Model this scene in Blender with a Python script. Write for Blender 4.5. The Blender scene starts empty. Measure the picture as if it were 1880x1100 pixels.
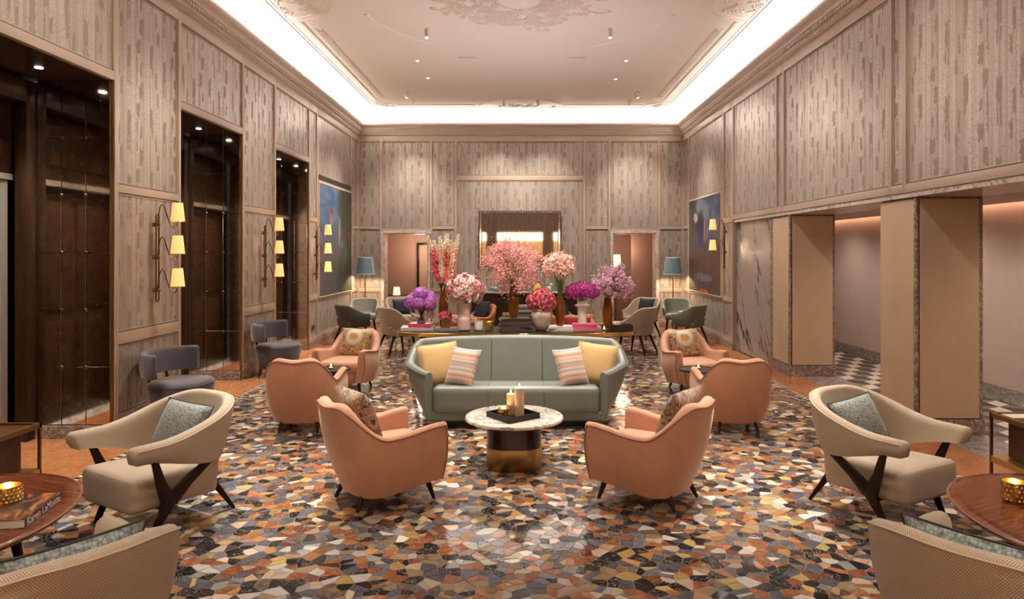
import bpy, bmesh, math, random
from mathutils import Vector, Matrix
from mathutils.geometry import delaunay_2d_cdt

random.seed(7)
PI = math.pi
SC = bpy.context.scene
COL = SC.collection
R = math.radians

# ------------------------------------------------------------------ camera, world, lights, exposure
cd = bpy.data.cameras.new('camera')
cd.sensor_width = 36.0
cd.lens = 1270.0 / 1880.0 * 36.0
cd.shift_x = -20.0 / 1880.0
cd.shift_y = -86.0 / 1880.0
cd.clip_end = 100
cam = bpy.data.objects.new('camera', cd)
cam.location = (0, 0, 1.85)
cam.rotation_euler = (R(90), 0, 0)
COL.objects.link(cam)
SC.camera = cam

vs = SC.view_settings
vs.view_transform = 'Standard'
vs.look = 'None'
vs.gamma = 1.0
vs.use_curve_mapping = False
vs.exposure = 0.85
SC.cycles.max_bounces = 7
SC.cycles.diffuse_bounces = 5
SC.cycles.glossy_bounces = 4
SC.cycles.transmission_bounces = 6
SC.cycles.transparent_max_bounces = 6
SC.cycles.caustics_reflective = False
SC.cycles.caustics_refractive = False
SC.cycles.sample_clamp_indirect = 8.0
SC.cycles.use_denoising = True

w = bpy.data.worlds.new('world')
SC.world = w
w.use_nodes = True
w.node_tree.nodes['Background'].inputs[0].default_value = (1.0, 0.80, 0.64, 1)
w.node_tree.nodes['Background'].inputs[1].default_value = 0.03

XL, XR, YB, YF = -4.10, 3.98, 17.15, -2.6      # wall planes
ZC = 5.35                                     # ceiling height
WARM = (1.0, 0.92, 0.81)
WARM2 = (1.0, 0.965, 0.925)


def light(kind, name, loc, energy, color=WARM, target=None, **kw):
    ld = bpy.data.lights.new(name, kind)
    ld.energy = energy
    ld.color = color
    for k, v in kw.items():
        setattr(ld, k, v)
    o = bpy.data.objects.new(name, ld)
    o.location = loc
    if target is not None:
        o.rotation_euler = (Vector(target) - Vector(loc)).to_track_quat('-Z', 'Y').to_euler()
    COL.objects.link(o)
    return o


# cove strips lying on top of the cornice, throwing light up and back at the cove
COVE_W = 11.0      # watts per metre
for nm, c, rot, L in (
        ('cove_strip_west', (XL + 0.12, 7.3, 5.06), (PI, R(-15), 0), 19.2),
        ('cove_strip_east', (XR - 0.12, 7.3, 5.06), (PI, R(15), 0), 19.2)):
    light('AREA', nm, c, COVE_W * L, WARM2, None, shape='RECTANGLE', size=0.05, size_y=L).rotation_euler = rot
light('AREA', 'cove_strip_north', (-0.06, YB - 0.12, 5.06), COVE_W * 7.6, WARM2, None,
      shape='RECTANGLE', size=7.6, size_y=0.05).rotation_euler = (PI - R(15), 0, 0)

def lerp_(a, b, t):
    return a + (b - a) * t


SPOTS = []    # ceiling spot positions, used again by the fittings below
def spot(x, y, energy, target, angle=50, blend=0.7, color=WARM, z=ZC - 0.16, kind='spot'):
    light('SPOT', 'spot_beam', (x, y, z), energy * 0.95, color, target,
          spot_size=R(angle), spot_blend=blend, shadow_soft_size=0.05)
    SPOTS.append((x, y, target, kind))

# fittings that the photograph shows
spot(-1.50, 10.8, 330, (-1.0, 9.4, 0.9), 46)
spot(1.36, 10.8, 330, (0.9, 9.4, 0.9), 46)
spot(-1.92, 12.6, 260, (-2.2, 12.3, 0), 60, z=ZC - 0.02, kind='down')
spot(1.88, 12.6, 260, (2.1, 12.3, 0), 60, z=ZC - 0.02, kind='down')
spot(-1.90, 13.85, 260, (-2.4, 13.9, 0), 60, z=ZC - 0.02, kind='down')
spot(1.87, 13.93, 260, (2.3, 13.9, 0), 60, z=ZC - 0.02, kind='down')
spot(-2.53, 15.0, 330, (-4.1, 14.9, 1.8), 62, 1.0)
spot(-2.53, 15.8, 300, (-2.9, 17.1, 2.0), 72, 1.0)
spot(2.50, 15.0, 330, (3.98, 14.9, 1.8), 62, 1.0)
spot(2.44, 15.8, 300, (2.9, 17.1, 2.0), 72, 1.0)
spot(-0.45, 15.87, 260, (-0.7, 17.1, 2.2), 72, 1.0)
spot(0.35, 15.87, 260, (0.6, 17.1, 2.2), 72, 1.0)
# more ceiling beams without fittings, added to light furniture, flowers and walls
for (x, y, e, t, a) in (
        (0.0, 11.2, 480, (-0.1, 9.0, 0.9), 44), (-0.9, 6.9, 460, (-0.6, 9.4, 1.1), 40), (0.9, 6.9, 460, (0.5, 9.4, 1.1), 40),
        (-1.78, 8.0, 420, (-1.2, 6.3, 0.2), 46), (1.62, 8.0, 420, (1.1, 6.3, 0.2), 46),
        (-1.78, 5.6, 380, (-1.75, 6.0, 0.0), 40), (1.62, 5.6, 380, (1.65, 6.0, 0.0), 40),
        (-0.6, 6.4, 330, (-0.4, 7.7, 0.6), 40), (0.5, 6.4, 330, (0.3, 7.7, 0.6), 40), (0.0, 6.8, 260, (0.0, 6.2, 0.3), 34),
        (-2.6, 5.6, 420, (-1.3, 5.2, 0.4), 34), (2.6, 5.6, 420, (1.2, 5.2, 0.4), 34),
        (-2.2, 7.0, 620, (-2.5, 5.0, 0.4), 38), (2.2, 7.2, 620, (2.6, 5.1, 0.4), 38),
        (-2.9, 8.6, 420, (-2.3, 7.6, 0.3), 44), (2.8, 8.6, 420, (2.2, 7.6, 0.3), 44),
        (-2.2, 10.4, 330, (-2.3, 9.3, 0.3), 46), (2.1, 10.4, 330, (2.2, 9.2, 0.3), 46),
        (-1.5, 1.2, 230, (-1.9, 2.9, 0.3), 50), (1.5, 1.2, 230, (1.9, 2.9, 0.3), 50),
        (1.6, 9.2, 260, (3.98, 9.2, 2.8), 62), (1.6, 6.0, 170, (3.98, 6.6, 2.8), 62),
        (1.7, 12.0, 240, (3.98, 12.0, 2.9), 66),
        (-1.7, 7.6, 270, (-4.1, 7.6, 2.2), 58), (-1.7, 10.7, 220, (-4.1, 10.7, 2.0), 58),
        (-1.7, 5.6, 170, (-4.1, 5.9, 4.0), 54), (-1.7, 13.4, 330, (-4.1, 13.6, 2.4), 56),
        ):
    spot(x, y, e, t, a, 1.0)
# added spots without fittings, hidden behind the long console to brighten the ceiling
for x in (-0.75, 0.6):
    light('SPOT', 'added_uplight', (x, 10.4, 0.12), 150, WARM2, (x * 1.6, 11.0, ZC), spot_size=R(92), spot_blend=1.0, shadow_soft_size=0.08)
for (ya, yb) in ((5.10, 6.91), (8.245, 10.07), (11.42, 13.20)):      # downlights in the soffits of the tall recesses
    for k in (0.3, 0.72):
        light('SPOT', 'recess_beam', (XL - 0.38, lerp_(ya, yb, k), 3.53), 190, WARM, (XL - 0.30, lerp_(ya, yb, k), 0), spot_size=R(80), spot_blend=1.0, shadow_soft_size=0.03)

# ------------------------------------------------------------------ helpers: colour and materials
def lin(c):
    def f(v):
        return v / 12.92 if v <= 0.04045 else ((v + 0.055) / 1.055) ** 2.4
    if isinstance(c, str):
        c = c.lstrip('#')
        return tuple(f(int(c[i:i + 2], 16) / 255.0) for i in (0, 2, 4))
    return c


class NT:
    """small helper round a node tree"""
    def __init__(self, mat):
        self.t = mat.node_tree
        self.b = self.t.nodes['Principled BSDF']

    def n(self, typ, ins=None, **props):
        nd = self.t.nodes.new(typ)
        for k, v in props.items():
            setattr(nd, k, v)
        for k, v in (ins or {}).items():
            self.s(nd.inputs[k], v)
        return nd

    def s(self, sock, v):
        if isinstance(v, bpy.types.NodeSocket):
            self.t.links.new(v, sock)
        else:
            if hasattr(sock, 'default_value') and isinstance(v, tuple) and len(v) == 3 and len(sock.default_value) == 4:
                v = v + (1.0,)
            sock.default_value = v

    def math(self, op, a, b=0.0, c=None, clamp=False):
        nd = self.n('ShaderNodeMath', operation=op, use_clamp=clamp)
        self.s(nd.inputs[0], a)
        self.s(nd.inputs[1], b)
        if c is not None:
            self.s(nd.inputs[2], c)
        return nd.outputs[0]

    def mix(self, fac, a, b):
        nd = self.n('ShaderNodeMix', data_type='RGBA')
        self.s(nd.inputs[0], fac)
        self.s(nd.inputs[6], a)
        self.s(nd.inputs[7], b)
        return nd.outputs[2]

    def ramp(self, fac, *stops, interp='LINEAR'):
        nd = self.n('ShaderNodeValToRGB')
        cr = nd.color_ramp
        cr.interpolation = interp
        while len(cr.elements) < len(stops):
            cr.elements.new(0.5)
        for e, (p, c) in zip(cr.elements, stops):
            e.position = p
            e.color = tuple(c) + (1.0,) if not isinstance(c, (int, float)) else (c, c, c, 1.0)
        self.s(nd.inputs[0], fac)
        return nd.outputs[0]

    def noise(self, vec, scale, detail=3.0, rough=0.55, dist=0.0):
        nd = self.n('ShaderNodeTexNoise', {'Scale': scale, 'Detail': detail, 'Roughness': rough, 'Distortion': dist})
        if vec is not None:
            self.s(nd.inputs['Vector'], vec)
        return nd.outputs['Fac']

    def mapping(self, vec, scale=(1, 1, 1), rot=(0, 0, 0), loc=(0, 0, 0)):
        nd = self.n('ShaderNodeMapping')
        self.s(nd.inputs['Vector'], vec)
        nd.inputs['Scale'].default_value = scale
        nd.inputs['Rotation'].default_value = rot
        nd.inputs['Location'].default_value = loc
        return nd.outputs[0]

    def uv(self):
        return self.n('ShaderNodeTexCoord').outputs['UV']

    def obj(self):
        return self.n('ShaderNodeTexCoord').outputs['Object']

    def pos(self):
        return self.n('ShaderNodeNewGeometry').outputs['Position']

    def bump(self, h, strength=0.3, dist=0.002):
        nd = self.n('ShaderNodeBump', {'Strength': strength, 'Distance': dist})
        self.s(nd.inputs['Height'], h)
        self.s(self.b.inputs['Normal'], nd.outputs[0])

    def col(self, v):
        self.s(self.b.inputs['Base Color'], v)

    def rough(self, v):
        self.s(self.b.inputs['Roughness'], v)


def mat(name, color=(0.5, 0.5, 0.5), rough=0.5, metal=0.0, **kw):
    m = bpy.data.materials.new(name)
    m.use_nodes = True
    b = m.node_tree.nodes['Principled BSDF']
    b.inputs['Base Color'].default_value = tuple(lin(color)) + (1.0,)
    b.inputs['Roughness'].default_value = rough
    b.inputs['Metallic'].default_value = metal
    for k, v in kw.items():
        k = k.replace('_', ' ')
        if isinstance(v, tuple) and len(b.inputs[k].default_value) == 4:
            v = v + (1.0,)
        b.inputs[k].default_value = v
    return m


M = {}

# ------------------------------------------------------------------ materials
def make_materials():
    M['paint'] = mat('beige_paint', (0.36, 0.275, 0.215), 0.42)
    M['shadow_strip'] = mat('brown_shadow_strip', (0.12, 0.08, 0.06), 0.5)  # dark colour standing in for the shade in the panel gaps
    M['plaster'] = mat('ceiling_plaster', (0.82, 0.755, 0.70), 0.7)
    M['cove_white'] = mat('cove_white', (0.86, 0.80, 0.74), 0.8)
    M['cornice'] = mat('cornice_plaster', (0.50, 0.41, 0.35), 0.6)

    # damask wall fabric with flaked vertical patches
    m = mat('damask_wall_fabric', rough=0.45)
    M['damask'] = m
    q = NT(m)
    uv = q.uv()
    wr = q.n('ShaderNodeVectorMath', operation='WRAP')
    q.s(wr.inputs[0], uv)
    wr.inputs[1].default_value = (0.71, 0.69, 1)
    wr.inputs[2].default_value = (0, 0, 0)
    v = uv
    fine = q.noise(q.mapping(uv, (55, 30, 1)), 1.0, 4, 0.7)
    coarse = q.noise(q.mapping(uv, (16, 7, 1)), 1.0, 2, 0.5)
    t_ = q.n('ShaderNodeSeparateXYZ')
    q.s(t_.inputs[0], wr.outputs[0])
    tu = q.math('ADD', t_.outputs[0], q.math('ADD', q.math('MULTIPLY_ADD', fine, 0.036, -0.018), q.math('MULTIPLY_ADD', coarse, 0.05, -0.025)))
    tv = q.math('ADD', t_.outputs[1], q.math('MULTIPLY_ADD', coarse, 0.16, -0.08))
    best = None
    for (cu, cv, hu, hv) in ((0.095, 0.445, 0.036, 0.127), (0.073, 0.23, 0.013, 0.09), (0.116, 0.23, 0.013, 0.09),
                             (0.265, 0.60, 0.036, 0.080), (0.242, 0.335, 0.012, 0.19), (0.325, 0.37, 0.022, 0.065), (0.325, 0.13, 0.042, 0.080),
                             (0.527, 0.555, 0.030, 0.125), (0.625, 0.30, 0.018, 0.10), (0.665, 0.10, 0.022, 0.075), (0.545, 0.50, 0.012, 0.17)):
        a_ = q.math('MULTIPLY', q.math('ABSOLUTE', q.math('SUBTRACT', tu, cu)), 1 / hu)
        b_ = q.math('MULTIPLY', q.math('ABSOLUTE', q.math('SUBTRACT', tv, cv)), 1 / hv)
        m_ = q.math('MAXIMUM', a_, b_)
        best = m_ if best is None else q.math('MINIMUM', best, m_)
    best = q.math('ADD', best, q.math('MULTIPLY_ADD', fine, 1.5, -0.72))
    dk = q.ramp(best, (0.97, 1.0), (1.03, 0.0))
    stripe = q.noise(q.mapping(v, (30, 0.15, 1)), 1.0, 2.0, 0.6)
    vor = q.n('ShaderNodeTexVoronoi', {'Scale': 52.0}, feature='DISTANCE_TO_EDGE')
    q.s(vor.inputs['Vector'], q.n('ShaderNodeVectorMath', {0: v, 1: (0, 0, 0)}).outputs[0])
    vd = q.noise(v, 40, 2)
    vv = q.n('ShaderNodeVectorMath', operation='MULTIPLY_ADD')
    q.s(vv.inputs[0], q.n('ShaderNodeCombineXYZ', {'X': vd, 'Y': vd}).outputs[0])
    vv.inputs[1].default_value = (0.03, 0.03, 0)
    q.s(vv.inputs[2], v)
    q.s(vor.inputs['Vector'], vv.outputs[0])
    lines = q.ramp(vor.outputs['Distance'], (0.02, 0.0), (0.10, 1.0))
    c_l = q.mix(q.ramp(stripe, (0.34, 0.0), (0.62, 1.0)), (0.27, 0.222, 0.186), (0.47, 0.412, 0.365))
    c_l2 = q.mix(lines, (0.24, 0.195, 0.162), c_l)
    q.col(q.mix(dk, c_l2, (0.205, 0.155, 0.122)))
    q.rough(q.math('MULTIPLY_ADD', dk, 0.25, 0.36))
    q.s(q.b.inputs['Metallic'], q.math('MULTIPLY_ADD', dk, -0.30, 0.30))
    q.bump(q.math('MULTIPLY_ADD', dk, -1.0, lines), 0.25, 0.002)

    # stones of the palladiana floor
    def stone(name, c1, c2, vein=None, vs_=9.0, thr=0.55, streak=False, sc=14.0):
        m = mat('stone_' + name, rough=0.12, IOR=1.24)
        q = NT(m)
        g = q.n('ShaderNodeNewGeometry')
        rnd = g.outputs['Random Per Island']
        off = q.n('ShaderNodeVectorMath', operation='MULTIPLY_ADD')
        q.s(off.inputs[0], q.n('ShaderNodeCombineXYZ', {'X': rnd, 'Y': q.math('MULTIPLY', rnd, 7.3), 'Z': rnd}).outputs[0])
        off.inputs[1].default_value = (13, 5, 9)
        q.s(off.inputs[2], g.outputs['Position'])
        rot = q.n('ShaderNodeVectorRotate', rotation_type='Z_AXIS')
        q.s(rot.inputs['Vector'], off.outputs[0])
        q.s(rot.inputs['Angle'], q.math('MULTIPLY', rnd, 6.28))
        p = rot.outputs[0]
        if streak:
            p = q.mapping(p, (1, 5, 1))
        n1 = q.noise(p, sc, 5, 0.65, 0.6)
        c = q.mix(q.ramp(n1, (0.35, 0.0), (0.65, 1.0)), c1, c2)
        if vein:
            n2 = q.noise(p, vs_ * 1.6, 4, 0.6, 1.4)
            d = q.math('ABSOLUTE', q.math('SUBTRACT', n2, 0.5))
            c = q.mix(q.ramp(d, (0.0, 1.0), (thr * 0.05, 0.0)), c, vein)
        hsv = q.n('ShaderNodeHueSaturation')
        q.s(hsv.inputs['Color'], c)
        q.s(hsv.inputs['Value'], q.math('MULTIPLY_ADD', q.math('FRACT', q.math('MULTIPLY', rnd, 17.7)), 0.55, 0.44))
        q.s(hsv.inputs['Hue'], q.math('MULTIPLY_ADD', q.math('FRACT', q.math('MULTIPLY', rnd, 31.3)), 0.02, 0.49))
        q.col(hsv.outputs[0])
        return m
    M['stones'] = [
        (stone('black', (0.018, 0.015, 0.015), (0.045, 0.036, 0.034), (0.45, 0.40, 0.36), 8, 0.35), 20),
        (stone('plain_black', (0.02, 0.017, 0.018), (0.05, 0.043, 0.045)), 8),
        (stone('rust', (0.27, 0.085, 0.03), (0.42, 0.165, 0.065), (0.62, 0.42, 0.25), 7, 0.3), 17),
        (stone('orange', (0.42, 0.19, 0.07), (0.52, 0.28, 0.13), (0.30, 0.12, 0.05), 6, 0.3), 8),
        (stone('tan', (0.36, 0.24, 0.14), (0.48, 0.35, 0.215), (0.30, 0.18, 0.09), 9, 0.3), 11),
        (stone('slate_grey', (0.075, 0.072, 0.09), (0.17, 0.162, 0.185), (0.36, 0.35, 0.37), 7, 0.3, True), 22),
        (stone('pale_grey', (0.32, 0.29, 0.28), (0.44, 0.41, 0.39), None, 7, 0.3, True), 4),
        (stone('white', (0.66, 0.60, 0.53), (0.74, 0.69, 0.62), (0.45, 0.40, 0.35), 5, 0.15), 6),
        (stone('cream', (0.62, 0.47, 0.33), (0.70, 0.57, 0.43)), 5),
        (stone('gold', (0.50, 0.34, 0.11), (0.58, 0.42, 0.18), (0.36, 0.22, 0.06), 6, 0.3), 4),
        (stone('oxblood', (0.17, 0.055, 0.035), (0.26, 0.095, 0.06), (0.5, 0.36, 0.3), 7, 0.25), 5),
        (stone('breccia', (0.13, 0.09, 0.07), (0.36, 0.26, 0.20), (0.06, 0.045, 0.04), 12, 0.6, False, 22), 11),
    ]
    M['grout'] = mat('floor_grout', (0.20, 0.145, 0.095), 0.5)

    def marble(name, base, base2, vein, scale=2.0, width=0.05, rough=0.15, rot=0.6, dist=1.6, stretch=(1, 1, 1)):
        m = mat(name, rough=rough)
        q = NT(m)
        p = q.mapping(q.pos(), stretch, (0.3, rot, 0.4))
        n1 = q.noise(p, scale, 6, 0.62, dist)
        d = q.math('ABSOLUTE', q.math('SUBTRACT', n1, 0.5))
        n2 = q.noise(p, scale * 2.7, 5, 0.6, dist)
        d2 = q.math('ABSOLUTE', q.math('SUBTRACT', n2, 0.5))
        k = q.noise(p, scale * 0.8, 3)
        c = q.mix(k, base, base2)
        c = q.mix(q.ramp(d2, (0.0, 0.5), (width * 0.5, 0.0)), c, vein)
        c = q.mix(q.ramp(d, (0.0, 0.95), (width, 0.0)), c, vein)
        q.col(c)
        return m
    M['white_marble'] = marble('white_veined_marble', (0.72, 0.66, 0.58), (0.66, 0.58, 0.50), (0.13, 0.11, 0.10), 2.6, 0.028, 0.12)
    m = mat('bold_veined_marble_slab', rough=0.25)
    M['slab_marble'] = m
    q = NT(m)
    p = q.mapping(q.pos(), (1, 1, 1), (R(33), 0, 0))
    p = q.mapping(p, (1, 2.3, 0.42), loc=(0, 0.37, 0.2))
    n1 = q.noise(p, 0.78, 5, 0.55, 0.35)
    n3 = q.noise(p, 2.6, 5, 0.65, 0.5)
    wdt = q.ramp(q.noise(p, 0.9, 2), (0.46, 0.0), (0.68, 1.0))
    d = q.math('ABSOLUTE', q.math('SUBTRACT', n1, 0.5))
    d = q.math('SUBTRACT', d, q.math('MULTIPLY', wdt, 0.020))
    d3 = q.math('ABSOLUTE', q.math('SUBTRACT', n3, 0.5))
    c = q.mix(q.noise(p, 0.7, 3), (0.37, 0.31, 0.275), (0.29, 0.24, 0.21))
    c = q.mix(q.ramp(d3, (0.0, 0.22), (0.012, 0.0)), c, (0.13, 0.105, 0.09))
    q.col(q.mix(q.ramp(d, (0.0, 0.95), (0.012, 0.0)), c, (0.035, 0.028, 0.025)))
    M['brown_marble'] = marble('brown_emperador_marble', (0.115, 0.075, 0.058), (0.22, 0.155, 0.125), (0.50, 0.42, 0.36), 7.0, 0.03, 0.2)
    M['grey_marble'] = marble('dark_grey_marble', (0.13, 0.11, 0.105), (0.24, 0.21, 0.195), (0.5, 0.45, 0.42), 6.0, 0.03, 0.2)
    M['red_marble'] = marble('orange_red_marble', (0.27, 0.085, 0.028), (0.46, 0.185, 0.065), (0.50, 0.28, 0.15), 9.0, 0.02, 0.14)
    M['door_marble'] = marble('pale_door_marble', (0.60, 0.52, 0.47), (0.5, 0.42, 0.38), (0.2, 0.16, 0.15), 3.0, 0.03, 0.2)

    # fabrics
    def velvet(name, c, sheen=0.6, rough=0.75, var=0.18):
        m = mat(name, c, rough, 0.0, Sheen_Weight=sheen, Sheen_Roughness=0.35)
        m.node_tree.nodes['Principled BSDF'].inputs['Sheen Tint'].default_value = (1.0, 0.86, 0.74, 1)
        q = NT(m)
        n = q.noise(q.obj(), 7, 4, 0.6, 0.5)
        a = tuple(x * (1 - var) for x in lin(c))
        b = tuple(min(1, x * (1 + var)) for x in lin(c))
        q.col(q.mix(n, a, b))
        q.bump(q.noise(q.obj(), 260, 2), 0.08, 0.001)
        return m
    M['peach'] = velvet('peach_velvet', (0.56, 0.29, 0.18), 0.8)
    M['peach_pipe'] = velvet('peach_piping', (0.33, 0.145, 0.08), 0.25)
    M['orange_velvet'] = velvet('orange_velvet', (0.50, 0.165, 0.04), 0.25)
    M['grey_velvet'] = velvet('blue_grey_velvet', (0.065, 0.062, 0.078), 0.4)
    M['green_velvet'] = velvet('sage_green_velvet', (0.125, 0.135, 0.095), 0.4)
    M['dark_green_velvet'] = velvet('dark_green_velvet', (0.04, 0.043, 0.034), 0.25)
    M['grey_green_velvet'] = velvet('grey_green_velvet', (0.20, 0.20, 0.165), 0.6)
    M['navy_velvet'] = velvet('navy_velvet', (0.0035, 0.005, 0.017), 0.0)
    M['red_velvet'] = velvet('red_velvet', (0.27, 0.004, 0.008), 0.0)
    M['taupe_fabric'] = velvet('taupe_fabric', (0.36, 0.285, 0.215), 0.2)

    m = mat('sage_leather', rough=0.36)
    M['leather'] = m
    q = NT(m)
    n = q.noise(q.obj(), 3.0, 5, 0.6)
    q.col(q.mix(n, (0.135, 0.152, 0.128), (0.185, 0.205, 0.178)))
    q.rough(q.math('MULTIPLY_ADD', q.noise(q.obj(), 9, 4), 0.2, 0.30))
    q.bump(q.noise(q.obj(), 180, 3), 0.12, 0.001)
    M['leather_seam'] = mat('sage_leather_seam', (0.075, 0.085, 0.06), 0.5)

    # woven cream with small rows of dark dots
    m = mat('cream_woven_fabric', rough=0.8, Sheen_Weight=0.15)
    M['cream'] = m
    q = NT(m)
    sx = q.n('ShaderNodeSeparateXYZ')
    q.s(sx.inputs[0], q.uv())
    k = 2 * PI / 0.0095
    row = q.math('FLOOR', q.math('MULTIPLY', sx.outputs[1], 1 / 0.0062))
    ph = q.math('MULTIPLY', q.math('MODULO', row, 2.0), PI)
    a = q.math('SINE', q.math('MULTIPLY_ADD', sx.outputs[0], k, ph))
    b = q.math('SINE', q.math('MULTIPLY', q.math('FRACT', q.math('MULTIPLY', sx.outputs[1], 1 / 0.0062)), PI))
    h = q.math('MULTIPLY', q.math('MULTIPLY_ADD', a, 0.5, 0.5), b)
    q.col(q.mix(q.ramp(h, (0.04, 0.0), (0.42, 1.0)), (0.27, 0.18, 0.11), (0.66, 0.555, 0.43)))
    q.bump(h, 0.5, 0.003)
    M['cream_pipe'] = mat('cream_piping', (0.55, 0.42, 0.29), 0.8)
    M['cream_plain'] = velvet('cream_fabric', (0.55, 0.46, 0.36), 0.2)

    m = mat('grey_blue_woven', rough=0.85, Sheen_Weight=0.3)
    M['blue_weave'] = m
    q = NT(m)
    v1 = q.n('ShaderNodeTexVoronoi', {'Scale': 66.0, 'Randomness': 0.6})
    q.s(v1.inputs['Vector'], q.mapping(q.uv(), (1.0, 1.5, 1)))
    n = q.noise(q.uv(), 90, 3)
    c = q.ramp(v1.outputs['Distance'], (0.1, (0.42, 0.47, 0.45)), (0.45, (0.25, 0.29, 0.285)), (0.8, (0.08, 0.08, 0.075)))
    q.col(q.mix(q.ramp(n, (0.5, 0), (0.75, 1)), c, (0.30, 0.25, 0.20)))
    q.bump(v1.outputs['Distance'], 0.6, -0.004)
    M['blue_pipe'] = mat('dark_grey_piping', (0.03, 0.03, 0.032), 0.7)

    m = mat('brown_floral_print', rough=0.7, Sheen_Weight=0.2)
    M['floral'] = m
    q = NT(m)
    v1 = q.n('ShaderNodeTexVoronoi', {'Scale': 70.0})
    q.s(v1.inputs['Vector'], q.uv())
    n = q.noise(q.uv(), 26, 5, 0.7, 1.0)
    n2 = q.noise(q.uv(), 9, 3, 0.6)
    c = q.ramp(n, (0.36, (0.045, 0.03, 0.022)), (0.46, (0.22, 0.115, 0.06)), (0.54, (0.52, 0.40, 0.29)), (0.62, (0.30, 0.15, 0.08)), (0.72, (0.62, 0.52, 0.42)))
    c = q.mix(q.ramp(v1.outputs['Distance'], (0.25, 0.55), (0.4, 0.0)), c, (0.06, 0.035, 0.025))
    q.col(c)
    m = mat('gold_floral_print', rough=0.5, Sheen_Weight=0.2)
    M['gold_floral'] = m
    q = NT(m)
    n = q.noise(q.uv(), 30, 5, 0.7, 1.0)
    uvx = q.n('ShaderNodeSeparateXYZ')
    q.s(uvx.inputs[0], q.uv())
    dx = q.math('SUBTRACT', uvx.outputs[0], 0.21)
    dy = q.math('SUBTRACT', uvx.outputs[1], 0.27)
    rr = q.math('SQRT', q.math('ADD', q.math('MULTIPLY', dx, dx), q.math('MULTIPLY', dy, dy)))
    rr = q.math('MULTIPLY_ADD', n, 0.10, rr)
    c = q.ramp(n, (0.38, (0.07, 0.035, 0.015)), (0.47, (0.30, 0.17, 0.065)), (0.55, (0.58, 0.42, 0.22)), (0.68, (0.36, 0.20, 0.08)))
    c = q.mix(q.ramp(rr, (0.085, 1.0), (0.10, 0.0)), c, (0.55, 0.27, 0.02))
    ring = q.math('MULTIPLY', q.ramp(rr, (0.10, 0.0), (0.115, 1.0)), q.ramp(rr, (0.155, 1.0), (0.185, 0.0)))
    q.col(q.mix(q.math('MULTIPLY', ring, 0.8), c, (0.74, 0.66, 0.55)))

    m = mat('zigzag_knit', rough=0.8, Sheen_Weight=0.2)
    M['zigzag'] = m
    q = NT(m)
    sx = q.n('ShaderNodeSeparateXYZ')
    q.s(sx.inputs[0], q.uv())
    tri = q.math('PINGPONG', sx.outputs[0], 0.014)
    yy = q.math('MULTIPLY_ADD', tri, 1.5, sx.outputs[1])
    f = q.math('FRACT', q.math('MULTIPLY', yy, 1 / 0.235))
    c = q.ramp(f, (0.0, (0.60, 0.46, 0.36)), (0.10, (0.14, 0.12, 0.16)), (0.17, (0.66, 0.55, 0.46)), (0.27, (0.50, 0.28, 0.16)),
               (0.36, (0.62, 0.50, 0.42)), (0.46, (0.42, 0.13, 0.10)), (0.54, (0.58, 0.36, 0.18)), (0.64, (0.66, 0.56, 0.50)),
               (0.74, (0.20, 0.17, 0.22)), (0.82, (0.64, 0.54, 0.46)), (0.92, (0.42, 0.24, 0.16)))
    st = q.math('PINGPONG', sx.outputs[0], 0.004)
    q.col(q.mix(q.math('MULTIPLY', q.ramp(q.math('MULTIPLY', st, 250), (0.3, 0.0), (0.8, 1.0)), 0.22), c, (0.68, 0.60, 0.54)))
    M['yellow_linen'] = velvet('butter_yellow_linen', (0.56, 0.37, 0.155), 0.15)
    M['yellow_pipe'] = mat('pink_piping', (0.50, 0.26, 0.17), 0.7)

    # woods and metals
    def wood(name, c1, c2, rough=0.3, scale=3.0, stretch=(1, 12, 12), use_obj=True):
        m = mat(name, rough=rough, IOR=1.3)
        q = NT(m)
        p = q.mapping(q.obj(), stretch)
        n = q.noise(p, scale, 5, 0.6, 0.8)
        q.col(q.mix(q.ramp(n, (0.3, 0), (0.7, 1)), c1, c2))
        return m
    M['dark_wood'] = wood('dark_walnut', (0.010, 0.005, 0.0035), (0.026, 0.011, 0.007), 0.32)
    M['jamb_lining'] = wood('brown_jamb_lining', (0.26, 0.19, 0.145), (0.34, 0.255, 0.20), 0.4, 3, (14, 14, 1))
    M['casing_wood'] = wood('mahogany_casing', (0.020, 0.010, 0.006), (0.05, 0.022, 0.010), 0.3, 3, (14, 14, 1))
    M['rose_wood'] = wood('rosewood_top', (0.075, 0.018, 0.008), (0.19, 0.055, 0.024), 0.16, 2.2, (1.0, 22, 12))
    M['rose_edge'] = wood('rosewood_edge', (0.16, 0.06, 0.025), (0.26, 0.11, 0.05), 0.25, 3, (3, 3, 12))
    M['cabinet_wood'] = wood('cabinet_wood', (0.05, 0.018, 0.006), (0.10, 0.04, 0.014), 0.3, 3, (2, 2, 8))
    M['leg_wood'] = wood('mahogany_leg', (0.018, 0.007, 0.004), (0.04, 0.014, 0.008), 0.28, 4, (14, 14, 2))
    M['brass'] = mat('brushed_brass', (0.62, 0.40, 0.15), 0.28, 1.0)
    m = mat('brushed_brass_band', rough=0.3, metal=1.0, Anisotropic=0.6)
    M['brass_band'] = m
    q = NT(m)
    n = q.noise(q.mapping(q.obj(), (40, 40, 1.5)), 3, 3)
    q.col(q.mix(n, (0.36, 0.225, 0.085), (0.52, 0.345, 0.15)))
    M['bronze'] = mat('dark_bronze', (0.115, 0.065, 0.035), 0.36, 0.9)
    M['old_brass'] = mat('aged_brass', (0.24, 0.13, 0.045), 0.35, 0.9)
    M['gold_glass'] = mat('gold_mercury_glass', (0.80, 0.52, 0.16), 0.2, 1.0)
    M['black_lacquer'] = mat('black_lacquer', (0.012, 0.011, 0.011), 0.25)
    M['maroon_lacquer'] = mat('maroon_lacquer', (0.022, 0.006, 0.005), 0.18)
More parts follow.
